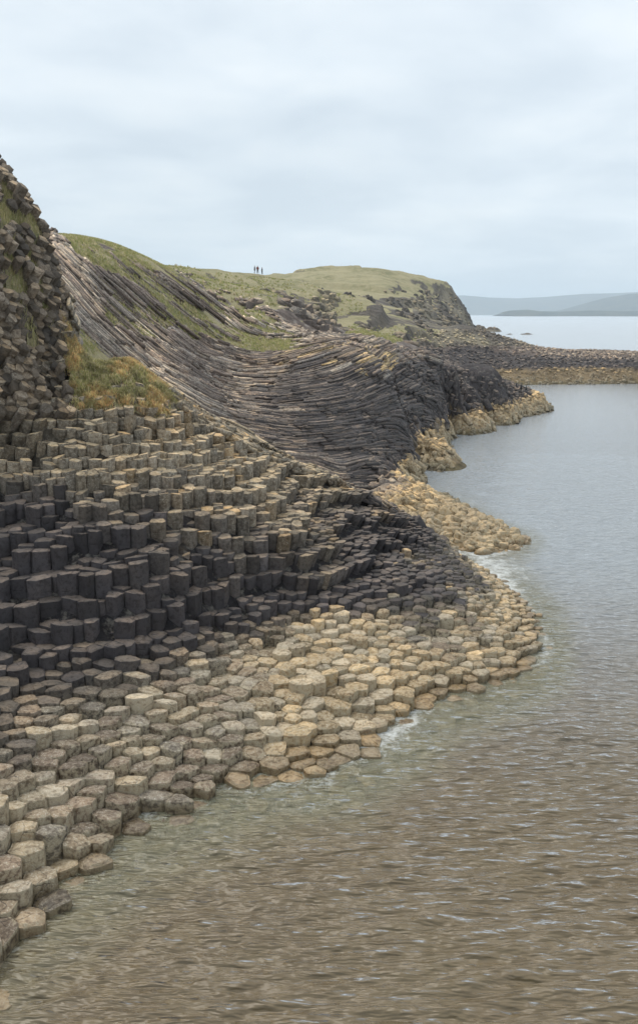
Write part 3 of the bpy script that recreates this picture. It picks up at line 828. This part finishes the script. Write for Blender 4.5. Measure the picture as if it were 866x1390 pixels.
def bent(X_, Y_, n_seg, seg, rad, off, col_, sides, buf):
    """walk along the flow: one bent column piece of n_seg segments per starting point"""
    n = len(X_)
    if n == 0: return
    xs = X_.copy(); ys = Y_.copy(); path = []; nrs = []
    for k in range(n_seg + 1):
        nr = normal(xs, ys); h = height(xs, ys)
        path.append(np.stack([xs, ys, h], -1) + nr * off[:, None]); nrs.append(nr)
        ux, uy, _ = world_dir(xs, ys)
        xs = xs + ux * seg; ys = ys + uy * seg
    path = np.array(path); nr = nrs[len(nrs) // 2]
    t = path[-1] - path[0]; t /= np.linalg.norm(t, axis=-1, keepdims=True) + 1e-9
    e1 = np.cross(t, nr); e1 /= np.linalg.norm(e1, axis=-1, keepdims=True) + 1e-9
    e2 = np.cross(e1, t)
    ang = RNG.uniform(0, 6.28, n)[:, None] + np.arange(sides)[None] * 2 * math.pi / sides
    rr_ = rad[:, None] * RNG.uniform(.82, 1.15, (n, sides))
    A_, B_ = np.cos(ang) * rr_, np.sin(ang) * rr_
    m = n_seg + 1
    V_ = np.empty((n, m, sides, 3))
    for k in range(m):
        w = 1 + RNG.uniform(-.08, .08, (n, 1)); j1 = RNG.normal(0, .12, (n, 1)) * rad[:, None]; j2 = RNG.normal(0, .12, (n, 1)) * rad[:, None]
        V_[:, k] = path[k][:, None] + e1[:, None] * (A_ * w + j1)[..., None] + e2[:, None] * (B_ * w + j2)[..., None]
    # the ends break off at a slant
    sl = RNG.normal(0, .5, (n, 2, 2))
    for q, k in ((0, 0), (1, m - 1)):
        V_[:, k] += t[:, None] * (A_ * sl[:, q, :1] + B_ * sl[:, q, 1:])[..., None]
    nf = (m - 1) * sides
    j = np.arange(sides); j2_ = (j + 1) % sides
    quads = np.concatenate([np.stack([k * sides + j, k * sides + j2_, (k + 1) * sides + j2_, (k + 1) * sides + j], -1) for k in range(m - 1)]).ravel()
    caps = np.concatenate([j[::-1], (m - 1) * sides + j])
    pat = np.concatenate([quads, caps]); tot = np.concatenate([np.full(nf, 4), np.full(2, sides)])
    loops = (pat[None] + (np.arange(n) * m * sides)[:, None]).ravel()
    buf.add_np(V_.reshape(-1, 3), loops, np.tile(tot, n), np.repeat(col_, m * sides, 0), np.repeat(RNG.uniform(0, 1, n), m * sides))

CLIFF = [(60,310),(100,330),(240,368),(330,400),(400,440),(470,462),(560,478),(640,500),(745,550),(700,575),(610,590),(605,612),(560,640),(565,672),(540,700),(480,690),(420,660),(330,610),(240,560),(170,500),(90,450)]
for (num, dlo, dhi, rad0, seg, nsg) in ((10000, 37, 60, .10, .42, 5), (8000, 37, 60, .095, .42, 8), (6000, 37, 60, .10, .45, 2),
                                  (9000, 55, 80, .115, .5, 5), (7000, 55, 80, .12, .5, 2), (6000, 78, 112, .19, .4, 2)):
    qx, qy, qz, qpx, qpy = sample(num * 6, -.35, .30, dlo, dhi, lambda X_, Y_, H_, p, q: inpoly(p, q, CLIFF) & (H_ > -.1) & (Y_ > ridge_y(p) + .6), True)
    g = grass_mask(qpx, qpy, qx, qy)
    keep = ~(g & (RNG.uniform(0, 1, len(qx)) < .955)) & ~((qpx > 590) & (qpy < 605) & (nsg > 1)) & ~((qz < 2.1) & (nsg > 2)) & ~((qz < 1.2) & (nsg > 1) & (qpx > 540))
    qx, qy, qz, qpx, qpy = [q[keep][:num] for q in (qx, qy, qz, qpx, qpy)]
    cc = rock_color(qx, qy, qz, qpx, qpy) * RNG.uniform(.6, 1.25, (len(qx), 1))
    off = RNG.normal(0, .065, len(qx))
    # ledges: groups of neighbouring columns stand out together
    off += .42 * fbm(qx * .35 + qz * .3, qy * .3 + qz * .9, 4, 91, .55)
    off -= .12 * (g[keep][:num])
    bent(qx, qy, nsg, seg * (1 if dlo > 40 else RNG.uniform(.8, 1.2)), rad0 * RNG.uniform(.65, 1.25, len(qx)), off, cc, 5, rest)
# thin leaning columns along the crest of the near mass
qx, qy, qz, qpx, qpy = sample(60000, -.35, .30, 30, 39.5, lambda X_, Y_, H_, p, q: (p > 225) & (p < 530) & (np.abs(Y_ - ridge_y(p) + 1.0) < 1.2) & (H_ > 1.2), True)
qx, qy, qz, qpx, qpy = [a[:1500] for a in (qx, qy, qz, qpx, qpy)]
cc = rock_color(qx, qy, qz, qpx, qpy) * 1.05
bent(qx, qy, 2, .22, .105 * RNG.uniform(.8, 1.2, len(qx)), RNG.normal(.0, .06, len(qx)), cc, 6, rest)

# blocks: second spit, point, far shelf (short column stumps)
def stumps(n, dlo, dhi, test, rlo, rhi, zup, shade=1.0, lean=.35):
    qx, qy, qz, qpx, qpy = sample(n * 12, -.35, .62, dlo, dhi, test, True)
    qx, qy, qz, qpx, qpy = [a[:n] for a in (qx, qy, qz, qpx, qpy)]
    cc = rock_color(qx, qy, qz, qpx, qpy) * shade
    for i in range(len(qx)):
        ax = Vector((random.gauss(.15, lean), random.gauss(-.15, lean), 1)).normalized()
        e1, e2 = ortho(ax, Vector((0, 1, 0)))
        r = random.uniform(rlo, rhi)
        c = Vector((qx[i], qy[i], qz[i] + random.uniform(-.5, 1) * zup))
        v, f = column_geo(hexa(r, random), c, e1, e2, ax, r * 3, random, 1 if dlo < 60 else 0, r * .15, random.uniform(-.2, .1) * r, (random.uniform(-.3, .3), random.uniform(-.3, .3)))
        rest.add(v, f, tuple(cc[i] * random.uniform(.8, 1.15)), random.random())
stumps(1100, 37, 60, lambda X_, Y_, H_, p, q: inpoly(p, q, [(500,650),(560,664),(600,672),(660,706),(718,734),(700,748),(640,754),(600,745),(560,715),(520,690)]) & (H_ > -.2), .16, .38, .18)
stumps(5000, 60, 110, lambda X_, Y_, H_, p, q: inpoly(p, q, [(540,470),(620,498),(720,528),(750,548),(700,572),(610,590),(590,560),(560,520)]) & (H_ > -.2), .14, .30, .16)
stumps(12000, 110, 260, lambda X_, Y_, H_, p, q: inpoly(p, q, [(560,450),(660,445),(720,468),(900,472),(1300,470),(1300,524),(640,530),(580,500)]) & (H_ > -.2), .14, .36, .18)
stumps(2500, 62, 105, lambda X_, Y_, H_, p, q: inpoly(p, q, [(430,462),(540,470),(600,492),(575,508),(540,498),(480,482)]), .12, .26, .15)
stumps(4200, 42, 106, lambda X_, Y_, H_, p, q: inpoly(p, q, [(500,600),(560,560),(640,530),(752,535),(755,560),(640,595),(612,620),(580,680),(530,690)]) & (H_ > -.15) & (H_ < 2.3), .12, .34, .34, .95, .6)
# broken rock along the scarps of the hills and the headland
stumps(1500, 85, 175, lambda X_, Y_, H_, p, q: inpoly(p, q, [(300,395),(560,395),(620,470),(430,470)]) & (normal(X_, Y_)[:, 2] < .93) & (fbm(X_ * .1, Y_ * .1, 3, 333) > -.05), .3, .9, .3, .65)
stumps(1300, 230, 470, lambda X_, Y_, H_, p, q: (p > 380) & (q > 395) & (H_ > -1) & (normal(X_, Y_)[:, 2] < .90), .4, 1.2, .5, .55)
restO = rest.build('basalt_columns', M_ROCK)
tagk(restO, 'stuff')
restO['label'] = 'smaller and farther basalt columns packed over the cliffs and shore'

# ------------------------------------------------------------------ sea
def water_material():
    t = NT('sea_water')
    geo = t.n('ShaderNodeNewGeometry'); P = geo.outputs['Position']
    fo = t.n('ShaderNodeAttribute', attribute_name='rnd')
    mp = t.n('ShaderNodeMapping'); mp.inputs['Scale'].default_value = (.42, 1.5, 1); mp.inputs['Rotation'].default_value = (0, 0, math.radians(12)); t.l(P, mp.inputs[0])
    n1 = t.noise(mp.outputs[0], 4.2, 2, .45); n2 = t.noise(mp.outputs[0], .8, 4, .6); n3 = t.noise(P, 14, 2, .5)
    ln = t.n('ShaderNodeVectorMath', operation='LENGTH'); t.l(P, ln.inputs[0])
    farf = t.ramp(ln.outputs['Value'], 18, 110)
    h = t.math('ADD', t.math('MULTIPLY', n1, .26), t.math('MULTIPLY', n2, .06)); h = t.math('ADD', h, t.math('MULTIPLY', n3, .006))
    b = t.n('ShaderNodeBump'); t.l(t.math('SUBTRACT', 1.0, t.math('MULTIPLY', farf, .84)), b.inputs['Strength']); b.inputs['Distance'].default_value = 1.0
    t.l(h, b.inputs['Height'])
    gl = t.n('ShaderNodeBsdfGlossy'); gl.inputs['Roughness'].default_value = .17; gl.inputs['Color'].default_value = (.98, .98, .98, 1); t.l(b.outputs[0], gl.inputs['Normal'])
    tr = t.n('ShaderNodeBsdfTransparent'); tr.inputs['Color'].default_value = (.84, .82, .66, 1)
    df = t.n('ShaderNodeBsdfDiffuse'); t.l(b.outputs[0], df.inputs['Normal']); sh = t.n('ShaderNodeAttribute', attribute_name='tone'); shs = t.n('ShaderNodeSeparateXYZ'); t.l(sh.outputs['Vector'], shs.inputs[0])
    t.l(t.mix(shs.outputs[0], t.mix(t.ramp(ln.outputs['Value'], 16, 42), (.235, .180, .112, 1), (.46, .50, .53, 1)), (.44, .42, .28, 1)), df.inputs['Color'])  # brown shallows nearby; farther out the sky's silver reflection is put into the colour
    body = t.n('ShaderNodeMixShader'); t.l(t.math('SUBTRACT', .66, t.math('MULTIPLY', shs.outputs[0], .30)), body.inputs[0])
    t.l(tr.outputs[0], body.inputs[1]); t.l(df.outputs[0], body.inputs[2])
    fr = t.n('ShaderNodeFresnel'); fr.inputs['IOR'].default_value = 1.34; t.l(b.outputs[0], fr.inputs['Normal'])
    mx = t.n('ShaderNodeMixShader'); t.l(fr.outputs[0], mx.inputs[0]); t.l(body.outputs[0], mx.inputs[1]); t.l(gl.outputs[0], mx.inputs[2])
    foam = t.n('ShaderNodeBsdfDiffuse'); foam.inputs['Color'].default_value = (.75, .77, .76, 1)
    fn = t.noise(P, 2.4, 6, .68); fn2 = t.noise(P, 11, 4, .7)
    ff = t.math('ADD', fo.outputs['Fac'], t.math('MULTIPLY', t.math('SUBTRACT', fn, .5), 1.5)); ff = t.math('ADD', ff, t.math('MULTIPLY', t.math('SUBTRACT', fn2, .5), .9))
    ff = t.math('MULTIPLY', t.math('MULTIPLY', t.ramp(ff, .40, 1.1), .7), t.ramp(fo.outputs['Fac'], .05, .25))
    m2 = t.n('ShaderNodeMixShader'); t.l(ff, m2.inputs[0]); t.l(mx.outputs[0], m2.inputs[1]); t.l(foam.outputs[0], m2.inputs[2])
    t.l(m2.outputs[0], t.out.inputs[0]); return t.m
M_WATER = water_material()
aw = np.linspace(-.95, .95, 760)
lr = np.concatenate([np.exp(np.linspace(math.log(5), math.log(70), 640)), np.exp(np.linspace(math.log(70.5), math.log(22000), 150))])
AW, RW = np.meshgrid(aw, lr)
XW, YW = RW * np.sin(AW), RW * np.cos(AW)
inn = (np.abs(AW) < .61) & (RW < 850)
hw = np.where(inn, height(XW, YW), -4)
fade = np.interp(RW, [10, 28, 50, 120], [1, .8, .4, 0])
zw = np.zeros_like(XW)
rw = np.random.default_rng(3)
wx = XW + .8 * fbm(XW * .15, YW * .15, 2, 61); wy = YW + .8 * fbm(XW * .15, YW * .15, 2, 62)
for k in range(34):
    lam = rw.uniform(.24, .62) if k < 27 else rw.uniform(.8, 1.8); th = math.radians(rw.normal(-80, 17)); am = (.0135 if k < 27 else .006) * lam
    ph = rw.uniform(0, 6.28); kk = 2 * math.pi / lam
    s = np.sin(kk * (wx * math.cos(th) + wy * math.sin(th)) + ph + 2.0 * fbm(XW * .3, YW * .3, 1, 100 + k))
    zw += am * s * (.75 + .25 * vnoise(XW * .35, YW * .35, 200 + k))
# swell turned by the shore at lower left
th = math.radians(-48); kk = 2 * math.pi / .62
zw += .016 * sstep(1, -4, XW - (YW - 15) * .1) * np.sin(kk * (wx * math.cos(th) + wy * math.sin(th)) + 2 * fbm(XW * .5, YW * .5, 2, 300))
zw = zw * fade * sstep(.35, -.5, hw) 
WPX, WPY = project(XW, YW, 0 * XW)
foam = sstep(-.35, .02, hw) * .40 * (RW < 140)
foam += .48 * np.exp(-((WPX - 655) / 45) ** 2 - ((WPY - 762 - .35 * (WPX - 655)) / 16) ** 2)
foam += .42 * np.exp(-(((WPX - 690) / 60) ** 2 + ((WPY - 780) / 45) ** 2))
foam += .40 * np.exp(-(((WPX - 560) / 90) ** 2 + ((WPY - 1000) / 40) ** 2)) + .32 * np.exp(-(((WPX - 430) / 110) ** 2 + ((WPY - 1090) / 40) ** 2))
foam += .35 * np.exp(-(((WPX - 770) / 40) ** 2 + ((WPY - 870) / 60) ** 2))
foam = np.clip(foam, 0, 1.1)
VW = np.stack([XW, YW, zw], -1).reshape(-1, 3)
shal = sstep(-1.05, -.15, hw + .12 * fbm(XW * .9, YW * .9, 3, 71)) * np.interp(RW, [13, 18, 32, 60], [.25, 1, .8, 0])
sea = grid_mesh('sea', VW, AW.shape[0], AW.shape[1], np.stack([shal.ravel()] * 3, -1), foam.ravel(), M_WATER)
tagk(sea, 'structure')
# sea floor out to the horizon
sb = grid_mesh('seabed', np.array([(-24000, -300, -5.2), (24000, -300, -5.2), (-24000, 24000, -5.2), (24000, 24000, -5.2)]), 2, 2,
               np.tile(np.array([.10, .10, .06]), (4, 1)), [0] * 4, M_GROUND)
tagk(sb, 'structure')

# ------------------------------------------------------------------ grass
def grass_mat():
    t = NT('grass_blades'); at = t.n('ShaderNodeAttribute', attribute_name='tone')
    p = t.n('ShaderNodeBsdfPrincipled'); t.l(at.outputs['Color'], p.inputs['Base Color']); p.inputs['Roughness'].default_value = .75
    p.inputs['Specular IOR Level'].default_value = .2
    tl = t.n('ShaderNodeBsdfTranslucent'); t.l(at.outputs['Color'], tl.inputs[0])
    m = t.n('ShaderNodeMixShader'); m.inputs[0].default_value = .45; t.l(p.outputs[0], m.inputs[1]); t.l(tl.outputs[0], m.inputs[2])
    t.l(m.outputs[0], t.out.inputs[0]); return t.m
M_GRASS = grass_mat()
GV, GC = [], []
def blades(X_, Y_, Z_, length, width, cols, spread=.6, nrm=None):
    n = len(X_)
    a = RNG.uniform(0, 6.283, n); ln = length * RNG.uniform(.6, 1.25, n); le = spread * RNG.uniform(.1, 1, n)
    dx, dy = np.cos(a), np.sin(a); wxv, wyv = -dy, dx
    w = width * RNG.uniform(.7, 1.2, n)
    b = np.stack([X_, Y_, Z_ - .03], -1)
    up_ = np.stack([dx * le * .35, dy * le * .35, np.full(n, .62)], -1) * ln[:, None]
    tip = np.stack([dx * le, dy * le, 1 - .25 * le], -1) * ln[:, None]
    wv = np.stack([wxv * w, wyv * w, 0 * w], -1)
    GV.append(np.stack([b - wv / 2, b + wv / 2, b + up_ + wv * .4, b + up_ - wv * .4, b + tip], 1).reshape(-1, 3))
    GC.append(np.repeat(cols, 5, 0))
GRN = np.array([[.32, .34, .14], [.42, .40, .18], [.52, .46, .26], [.62, .54, .36]])
ORG = np.array([[.75, .50, .26], [.72, .60, .28], [.78, .70, .38], [.62, .46, .26]])
def gcol(n, p):
    return GRN[RNG.choice(4, n, p=p)] * RNG.uniform(.8, 1.2, (n, 1))
# tufts on the near ledge
tx, ty, tz, tpx, tpy = sample(30000, -13, -3, 28, 36, lambda X_, Y_, H_, p, q: (grass_mask(p, q, X_, Y_)) & (q > 400) & (p > 88) & (Y_ < 35.5))
nt = min(900, len(tx))
for i in range(nt):
    k = 110
    big = random.choice((.09, .12, .16, .22))
    px_ = tx[i] + RNG.normal(0, big * .55, k); py_ = ty[i] + RNG.normal(0, big * .6, k)
    hz_ = height(px_, py_) + .8 * np.sqrt(np.maximum(0, big ** 2 - .6 * ((px_ - tx[i]) ** 2 + (py_ - ty[i]) ** 2)))
    o = vnoise(tx[i] * 1.3, ty[i] * 1.3, 71) + random.uniform(-.5, .5)
    if o > .08: cc = ORG[RNG.choice(4, k)] * RNG.uniform(.75, 1.15, (k, 1))
    else: cc = gcol(k, [.15, .35, .3, .2])
    cc = cc * random.uniform(.7, 1.25)
    blades(px_, py_, hz_, big * .55 + .03, .02, cc, 1.3)
def field(n, dlo, dhi, ln, wd, p, test):
    gx, gy, gz, gpx, gpy = sample(n * 8, -.45, .35, dlo, dhi, lambda X_, Y_, H_, p_, q_: grass_mask(p_, q_, X_, Y_) & test(X_, Y_, H_, p_, q_), True)
    gx, gy, gz, gpx, gpy = [a[:n] for a in (gx, gy, gz, gpx, gpy)]
    # clump
    k = 7
    X_ = np.repeat(gx, k) + RNG.normal(0, ln * .35, len(gx) * k); Y_ = np.repeat(gy, k) + RNG.normal(0, ln * .35, len(gx) * k)
    cl = gcol(len(gx), p); cl = np.repeat(cl, k, 0) * RNG.uniform(.85, 1.15, (len(X_), 1))
    blades(X_, Y_, height(X_, Y_), ln, wd, cl, .9)
field(7000, 27, 38, .20, .018, [.2, .3, .3, .2], lambda X_, Y_, H_, p, q: (p < 100))
field(12000, 42, 85, .16, .03, [.38, .32, .22, .08], lambda X_, Y_, H_, p, q: q < 480)
field(6000, 85, 200, .22, .07, [.4, .33, .2, .07], lambda X_, Y_, H_, p, q: q < 470)
GV = np.concatenate(GV); GC = np.concatenate(GC)
ng = len(GV) // 5
me = bpy.data.meshes.new('grass')
me.vertices.add(len(GV)); me.vertices.foreach_set('co', GV.astype(np.float32).ravel())
bi = np.arange(ng)[:, None] * 5
li = np.concatenate([bi + np.array([[0, 1, 2, 3]]), bi + np.array([[3, 2, 4]])], 1).ravel()
me.loops.add(len(li)); me.loops.foreach_set('vertex_index', li.astype(np.int32))
me.polygons.add(ng * 2)
ls = (np.arange(ng)[:, None] * 7 + np.array([[0, 4]])).ravel()
me.polygons.foreach_set('loop_start', ls.astype(np.int32))
me.update(calc_edges=True)
finish(me, GC, None, M_GRASS, False)
gobj = link(bpy.data.objects.new('grass', me)); tagk(gobj, 'stuff')

# ------------------------------------------------------------------ distant hills across the sound
def hill_mat(c1, c2, nm):
    t = NT(nm); geo = t.n('ShaderNodeNewGeometry')
    n_ = t.noise(geo.outputs['Position'], .012, 6, .6)
    p = t.n('ShaderNodeBsdfDiffuse'); t.l(t.mix(t.ramp(n_, .4, .6), c1, c2), p.inputs[0]); t.l(p.outputs[0], t.out.inputs[0]); return t.m
M_HILL = hill_mat((.035, .05, .045, 1), (.075, .08, .06, 1), 'far_hillside')
def far_hills(name, d, outline, depth):
    """outline: pixels of the crest; a rounded ridge of that length, 'depth' metres thick"""
    pxs = np.arange(outline[0][0], outline[-1][0] + 1, 3.0)
    pys = np.interp(pxs, [p[0] for p in outline], [p[1] for p in outline])
    nc = 25; V = []
    for j in range(nc):
        s = j / (nc - 1); prof = math.sin(math.pi * min(1, s * 1.0)) ** .8
        for a, b in zip(pxs, pys):
            xx, yy, zz = atd(a, b, d)
            yy2 = d + (s - .5) * depth
            rough = 1 + .10 * float(fbm(np.array([xx * .003]), np.array([yy2 * .003]), 4, 88)[0]) * (abs(s - .5) * 2)
            V.append((xx, yy2, -4 + (zz + 4) * prof * rough))
    o = grid_mesh(name, np.array(V), nc, len(pxs), None, None, M_HILL); tagk(o, 'structure')
far_hills('distant_hills', 9500, [(560,424),(590,404),(625,401),(660,404),(700,405),(740,403),(790,399),(830,398),(880,396),(960,399),(1100,406),(1250,420)], 3000)
far_hills('middle_hills', 6200, [(748,426.5),(775,420),(800,412),(830,403),(855,399),(900,396),(980,400),(1100,412),(1200,426)], 1600)
far_hills('low_island', 4400, [(682,427),(692,421.5),(715,420.5),(730,422.5),(760,423),(800,421.5),(850,422.5),(900,420),(1000,423),(1100,427)], 700)

# ------------------------------------------------------------------ skerries
def skerry(px, py, w, h, depth, label, seed):
    r = np.random.default_rng(seed)
    x0_, y0_, _ = atz(px, py, 0)
    na, nr = 40, 10; V = []; F = []
    for k in range(nr):
        s = k / (nr - 1)
        for j in range(na):
            a = j / na * 6.2832
            rr_ = (1 - s) * (1 + .25 * float(vnoise(np.array([math.cos(a) * 2 + seed]), np.array([math.sin(a) * 2]))[0]))
            xx = math.cos(a) * w / 2 * rr_; yy = math.sin(a) * depth / 2 * rr_
            zz = h * (1 - (1 - s) ** 2.2) * (1 + .35 * float(fbm(np.array([xx * .8 + seed]), np.array([yy * .8]), 3, seed)[0])) - .4
            V.append((xx, yy, zz))
    for k in range(nr - 1):
        for j in range(na):
            F.append((k * na + j, k * na + (j + 1) % na, (k + 1) * na + (j + 1) % na, (k + 1) * na + j))
    V = np.array(V)
    c = lerp(np.array([.10, .08, .055]), np.array([.13, .105, .08]), sstep(.3, h, V[:, 2]))
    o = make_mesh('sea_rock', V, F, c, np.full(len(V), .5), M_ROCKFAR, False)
    o.location = (x0_, y0_, 0); tag(o, label, 'sea rock')
skerry(714, 454, 8.0, 1.05, 5, 'brown low rock alone in the sea, right of the smaller one', 1)
skerry(691, 454, 4.6, .8, 3, 'small dark rock in the sea, between the headland rocks and the larger brown one', 2)
skerry(668, 450, 11, 3.0, 8, 'dark rock with rounded top just off the foot of the green headland', 3)
skerry(650, 449, 9, 3.6, 9, 'jagged dark rock touching the foot of the green headland', 4)
skerry(806, 476, 10, .7, 4, 'thin flat reef line in the sea behind the far shelf', 5)

# ------------------------------------------------------------------ birds and walkers
def solid_mat(nm, c, rough=.7):
    t = NT(nm); geo = t.n('ShaderNodeNewGeometry'); n_ = t.noise(geo.outputs['Position'], 20, 3)
    p = t.n('ShaderNodeBsdfPrincipled'); t.l(t.mix(n_, tuple(v * .8 for v in c) + (1,), tuple(min(1, v * 1.2) for v in c) + (1,)), p.inputs[0]); p.inputs['Roughness'].default_value = rough
    t.l(p.outputs[0], t.out.inputs[0]); return t.m
M_FEATHER = solid_mat('dark_feathers', (.02, .022, .022), .45)
M_COATS = [solid_mat('jacket_dark', (.03, .035, .05)), solid_mat('jacket_red', (.2, .04, .03)), solid_mat('trousers', (.035, .035, .04))]
M_SKIN = solid_mat('skin', (.35, .22, .16)); M_HAIR = solid_mat('hair', (.04, .03, .02)); M_BEAK = solid_mat('beak', (.25, .22, .08))
def skin_body(name, verts, edges, radii, mat, parent=None, levels=1):
    me = bpy.data.meshes.new(name); me.from_pydata(verts, edges, []); o = link(bpy.data.objects.new(name, me))
    sm = o.modifiers.new('skin', 'SKIN'); me.skin_vertices[0].data[0].use_root = True
    for i, r in enumerate(radii):
        me.skin_vertices[0].data[i].radius = (r, r) if not isinstance(r, tuple) else r
        me.skin_vertices[0].data[i].use_root = (i == 0)
    ss = o.modifiers.new('sub', 'SUBSURF'); ss.levels = levels; ss.render_levels = levels
    me.materials.append(mat)
    if parent: o.parent = parent
    return o
def with_skin(me):
    return me
def bird(px, py, rz, label, h=.72):
    # find the ground under that pixel
    x_, y_, z_ = find(px, py)
    e_ = link(bpy.data.objects.new('shag', None)); e_.location = (x_, y_, z_); e_.rotation_euler = (0, 0, rz); e_.scale = (h / .72,) * 3
    tag(e_, label, 'bird', 'dark seabirds standing on the second point')
    def sk(name, v, ed, rad, mat):
        me = bpy.data.meshes.new(name); me.from_pydata(v, ed, []); o = link(bpy.data.objects.new(name, me)); o.parent = e_
        o.modifiers.new('skin', 'SKIN')
        for i, r in enumerate(rad): me.skin_vertices[0].data[i].radius = (r, r)
        me.skin_vertices[0].data[0].use_root = True
        m = o.modifiers.new('sub', 'SUBSURF'); m.levels = 2; m.render_levels = 2
        me.materials.append(mat); return o
    sk('body', [(0, 0, .26), (.04, 0, .38), (.03, 0, .50), (.02, 0, .60), (.05, 0, .67), (-.07, 0, .16), (-.13, 0, .05), (.02, .035, .12), (.03, .035, .03), (.02, -.035, .12), (.03, -.035, .03)],
       [(0, 1), (1, 2), (2, 3), (3, 4), (0, 5), (5, 6), (0, 7), (7, 8), (0, 9), (9, 10)], [.10, .085, .045, .032, .035, .06, .03, .025, .012, .025, .012], M_FEATHER)
    sk('beak', [(.07, 0, .675), (.12, 0, .675), (.15, 0, .665)], [(0, 1), (1, 2)], [.014, .009, .006], M_BEAK)
    for s in (1, -1):
        sk('wing', [(.01, .10 * s, .46), (-.03, .11 * s, .30), (-.09, .07 * s, .12)], [(0, 1), (1, 2)], [.03, .04, .012], M_FEATHER)
def find(px, py, dmin=12, dmax=500):
    r = ray(px, py); d = np.exp(np.linspace(math.log(dmin), math.log(dmax), 4000))
    X_ = r[0] / r[1] * d; Z_ = CAMZ + r[2] / r[1] * d; H_ = height(X_, d)
    k = np.nonzero(H_ >= Z_)[0]
    k = k[0] if len(k) else -1
    return float(X_[k]), float(d[k]), float(H_[k])
bird(707, 530, .3, 'dark seabird standing tallest at the left of the row on the second point', .85)
bird(714, 533, 2.6, 'dark seabird standing rightmost on the second point, above the tan tip', .80)
bird(700, 527, .1, 'smaller dark seabird standing behind the others on the second point', .65)

def person(px, py, rz, coat, label, h=1.72):
    x_, y_, _ = atd(px, py, 235.0); z_ = float(height(np.array([x_]), np.array([y_]))[0])
    for yy in range(210, 330, 3):        # stand on the brow: the spot on this line of sight that shows highest
        xx = x_ / y_ * yy; zz = float(height(np.array([xx]), np.array([float(yy)]))[0])
        if yy == 210 or (zz - CAMZ) / yy > best: best = (zz - CAMZ) / yy; bx3 = (xx, float(yy), zz)
    x_, y_, z_ = bx3
    e_ = link(bpy.data.objects.new('person', None)); e_.location = (x_, y_, z_); e_.rotation_euler = (0, 0, rz); e_.scale = (h / 1.72,) * 3
    tag(e_, label, 'person', 'walkers on the grassy skyline')
    def sk(name, v, ed, rad, mat):
        me = bpy.data.meshes.new(name); me.from_pydata(v, ed, []); o = link(bpy.data.objects.new(name, me)); o.parent = e_
        o.modifiers.new('skin', 'SKIN')
        for i, r in enumerate(rad): me.skin_vertices[0].data[i].radius = (r, r)
        me.skin_vertices[0].data[0].use_root = True
        m = o.modifiers.new('sub', 'SUBSURF'); m.levels = 2; m.render_levels = 2
        me.materials.append(mat); return o
    sk('body', [(0, 0, .92), (0, 0, 1.15), (0, 0, 1.38), (0, 0, 1.50), (.01, 0, 1.60), (.01, 0, 1.68),
                (0, .18, 1.37), (.02, .24, 1.10), (.08, .22, .86), (0, -.18, 1.37), (-.02, -.24, 1.10), (.02, -.22, .86),
                (0, .09, .85), (.04, .10, .48), (0, .11, .08), (.12, .12, .03), (0, -.09, .85), (-.04, -.10, .48), (-.12, -.11, .08), (0, -.12, .03)],
       [(0, 1), (1, 2), (2, 3), (3, 4), (4, 5), (2, 6), (6, 7), (7, 8), (2, 9), (9, 10), (10, 11), (0, 12), (12, 13), (13, 14), (14, 15), (0, 16), (16, 17), (17, 18), (18, 19)],
       [.13, .13, .15, .055, .085, .09, .065, .05, .04, .065, .05, .04, .09, .065, .045, .04, .09, .065, .045, .04], M_SKIN)
    sk('jacket', [(0, 0, .86), (0, 0, 1.15), (0, 0, 1.40), (0, .19, 1.37), (.02, .25, 1.10), (.07, .23, .92), (0, -.19, 1.37), (-.02, -.25, 1.10), (.02, -.23, .92)],
       [(0, 1), (1, 2), (2, 3), (3, 4), (4, 5), (2, 6), (6, 7), (7, 8)], [.165, .165, .17, .085, .07, .055, .085, .07, .055], coat)
    sk('trousers', [(0, 0, .90), (0, .09, .82), (.04, .10, .48), (0, .11, .12), (0, -.09, .82), (-.04, -.10, .48), (-.12, -.11, .12)],
       [(0, 1), (1, 2), (2, 3), (0, 4), (4, 5), (5, 6)], [.15, .105, .08, .06, .105, .08, .06], M_COATS[2])
    sk('hair', [(-.02, 0, 1.66), (-.015, 0, 1.72)], [(0, 1)], [.095, .08], M_HAIR)
person(346, 379, .4, M_COATS[0], 'person in a dark jacket, left of the walkers on the grassy skyline')
person(350, 379, 1.9, M_COATS[1], 'person in a dull red jacket, middle of the walkers on the grassy skyline')
person(356, 380, 3.0, M_COATS[0], 'person in a dark jacket, right of the walkers on the grassy skyline', 1.6)

# ------------------------------------------------------------------ air
hb = bpy.data.meshes.new('haze')
bx_ = (-24500, 24500, -2000, 24500, -6.5, 420)
vv = [(bx_[i], bx_[2 + j], bx_[4 + k]) for i in (0, 1) for j in (0, 1) for k in (0, 1)]
hb.from_pydata(vv, [], [(0, 1, 3, 2), (4, 6, 7, 5), (0, 4, 5, 1), (2, 3, 7, 6), (0, 2, 6, 4), (1, 5, 7, 3)])
ho = link(bpy.data.objects.new('haze', hb)); tagk(ho, 'stuff')
t = NT('haze_air'); pv = t.n('ShaderNodeVolumePrincipled'); pv.inputs['Color'].default_value = (.80, .91, 1.0, 1); pv.inputs['Density'].default_value = 1.4e-4
t.l(pv.outputs[0], t.out.inputs['Volume']); hb.materials.append(t.m)
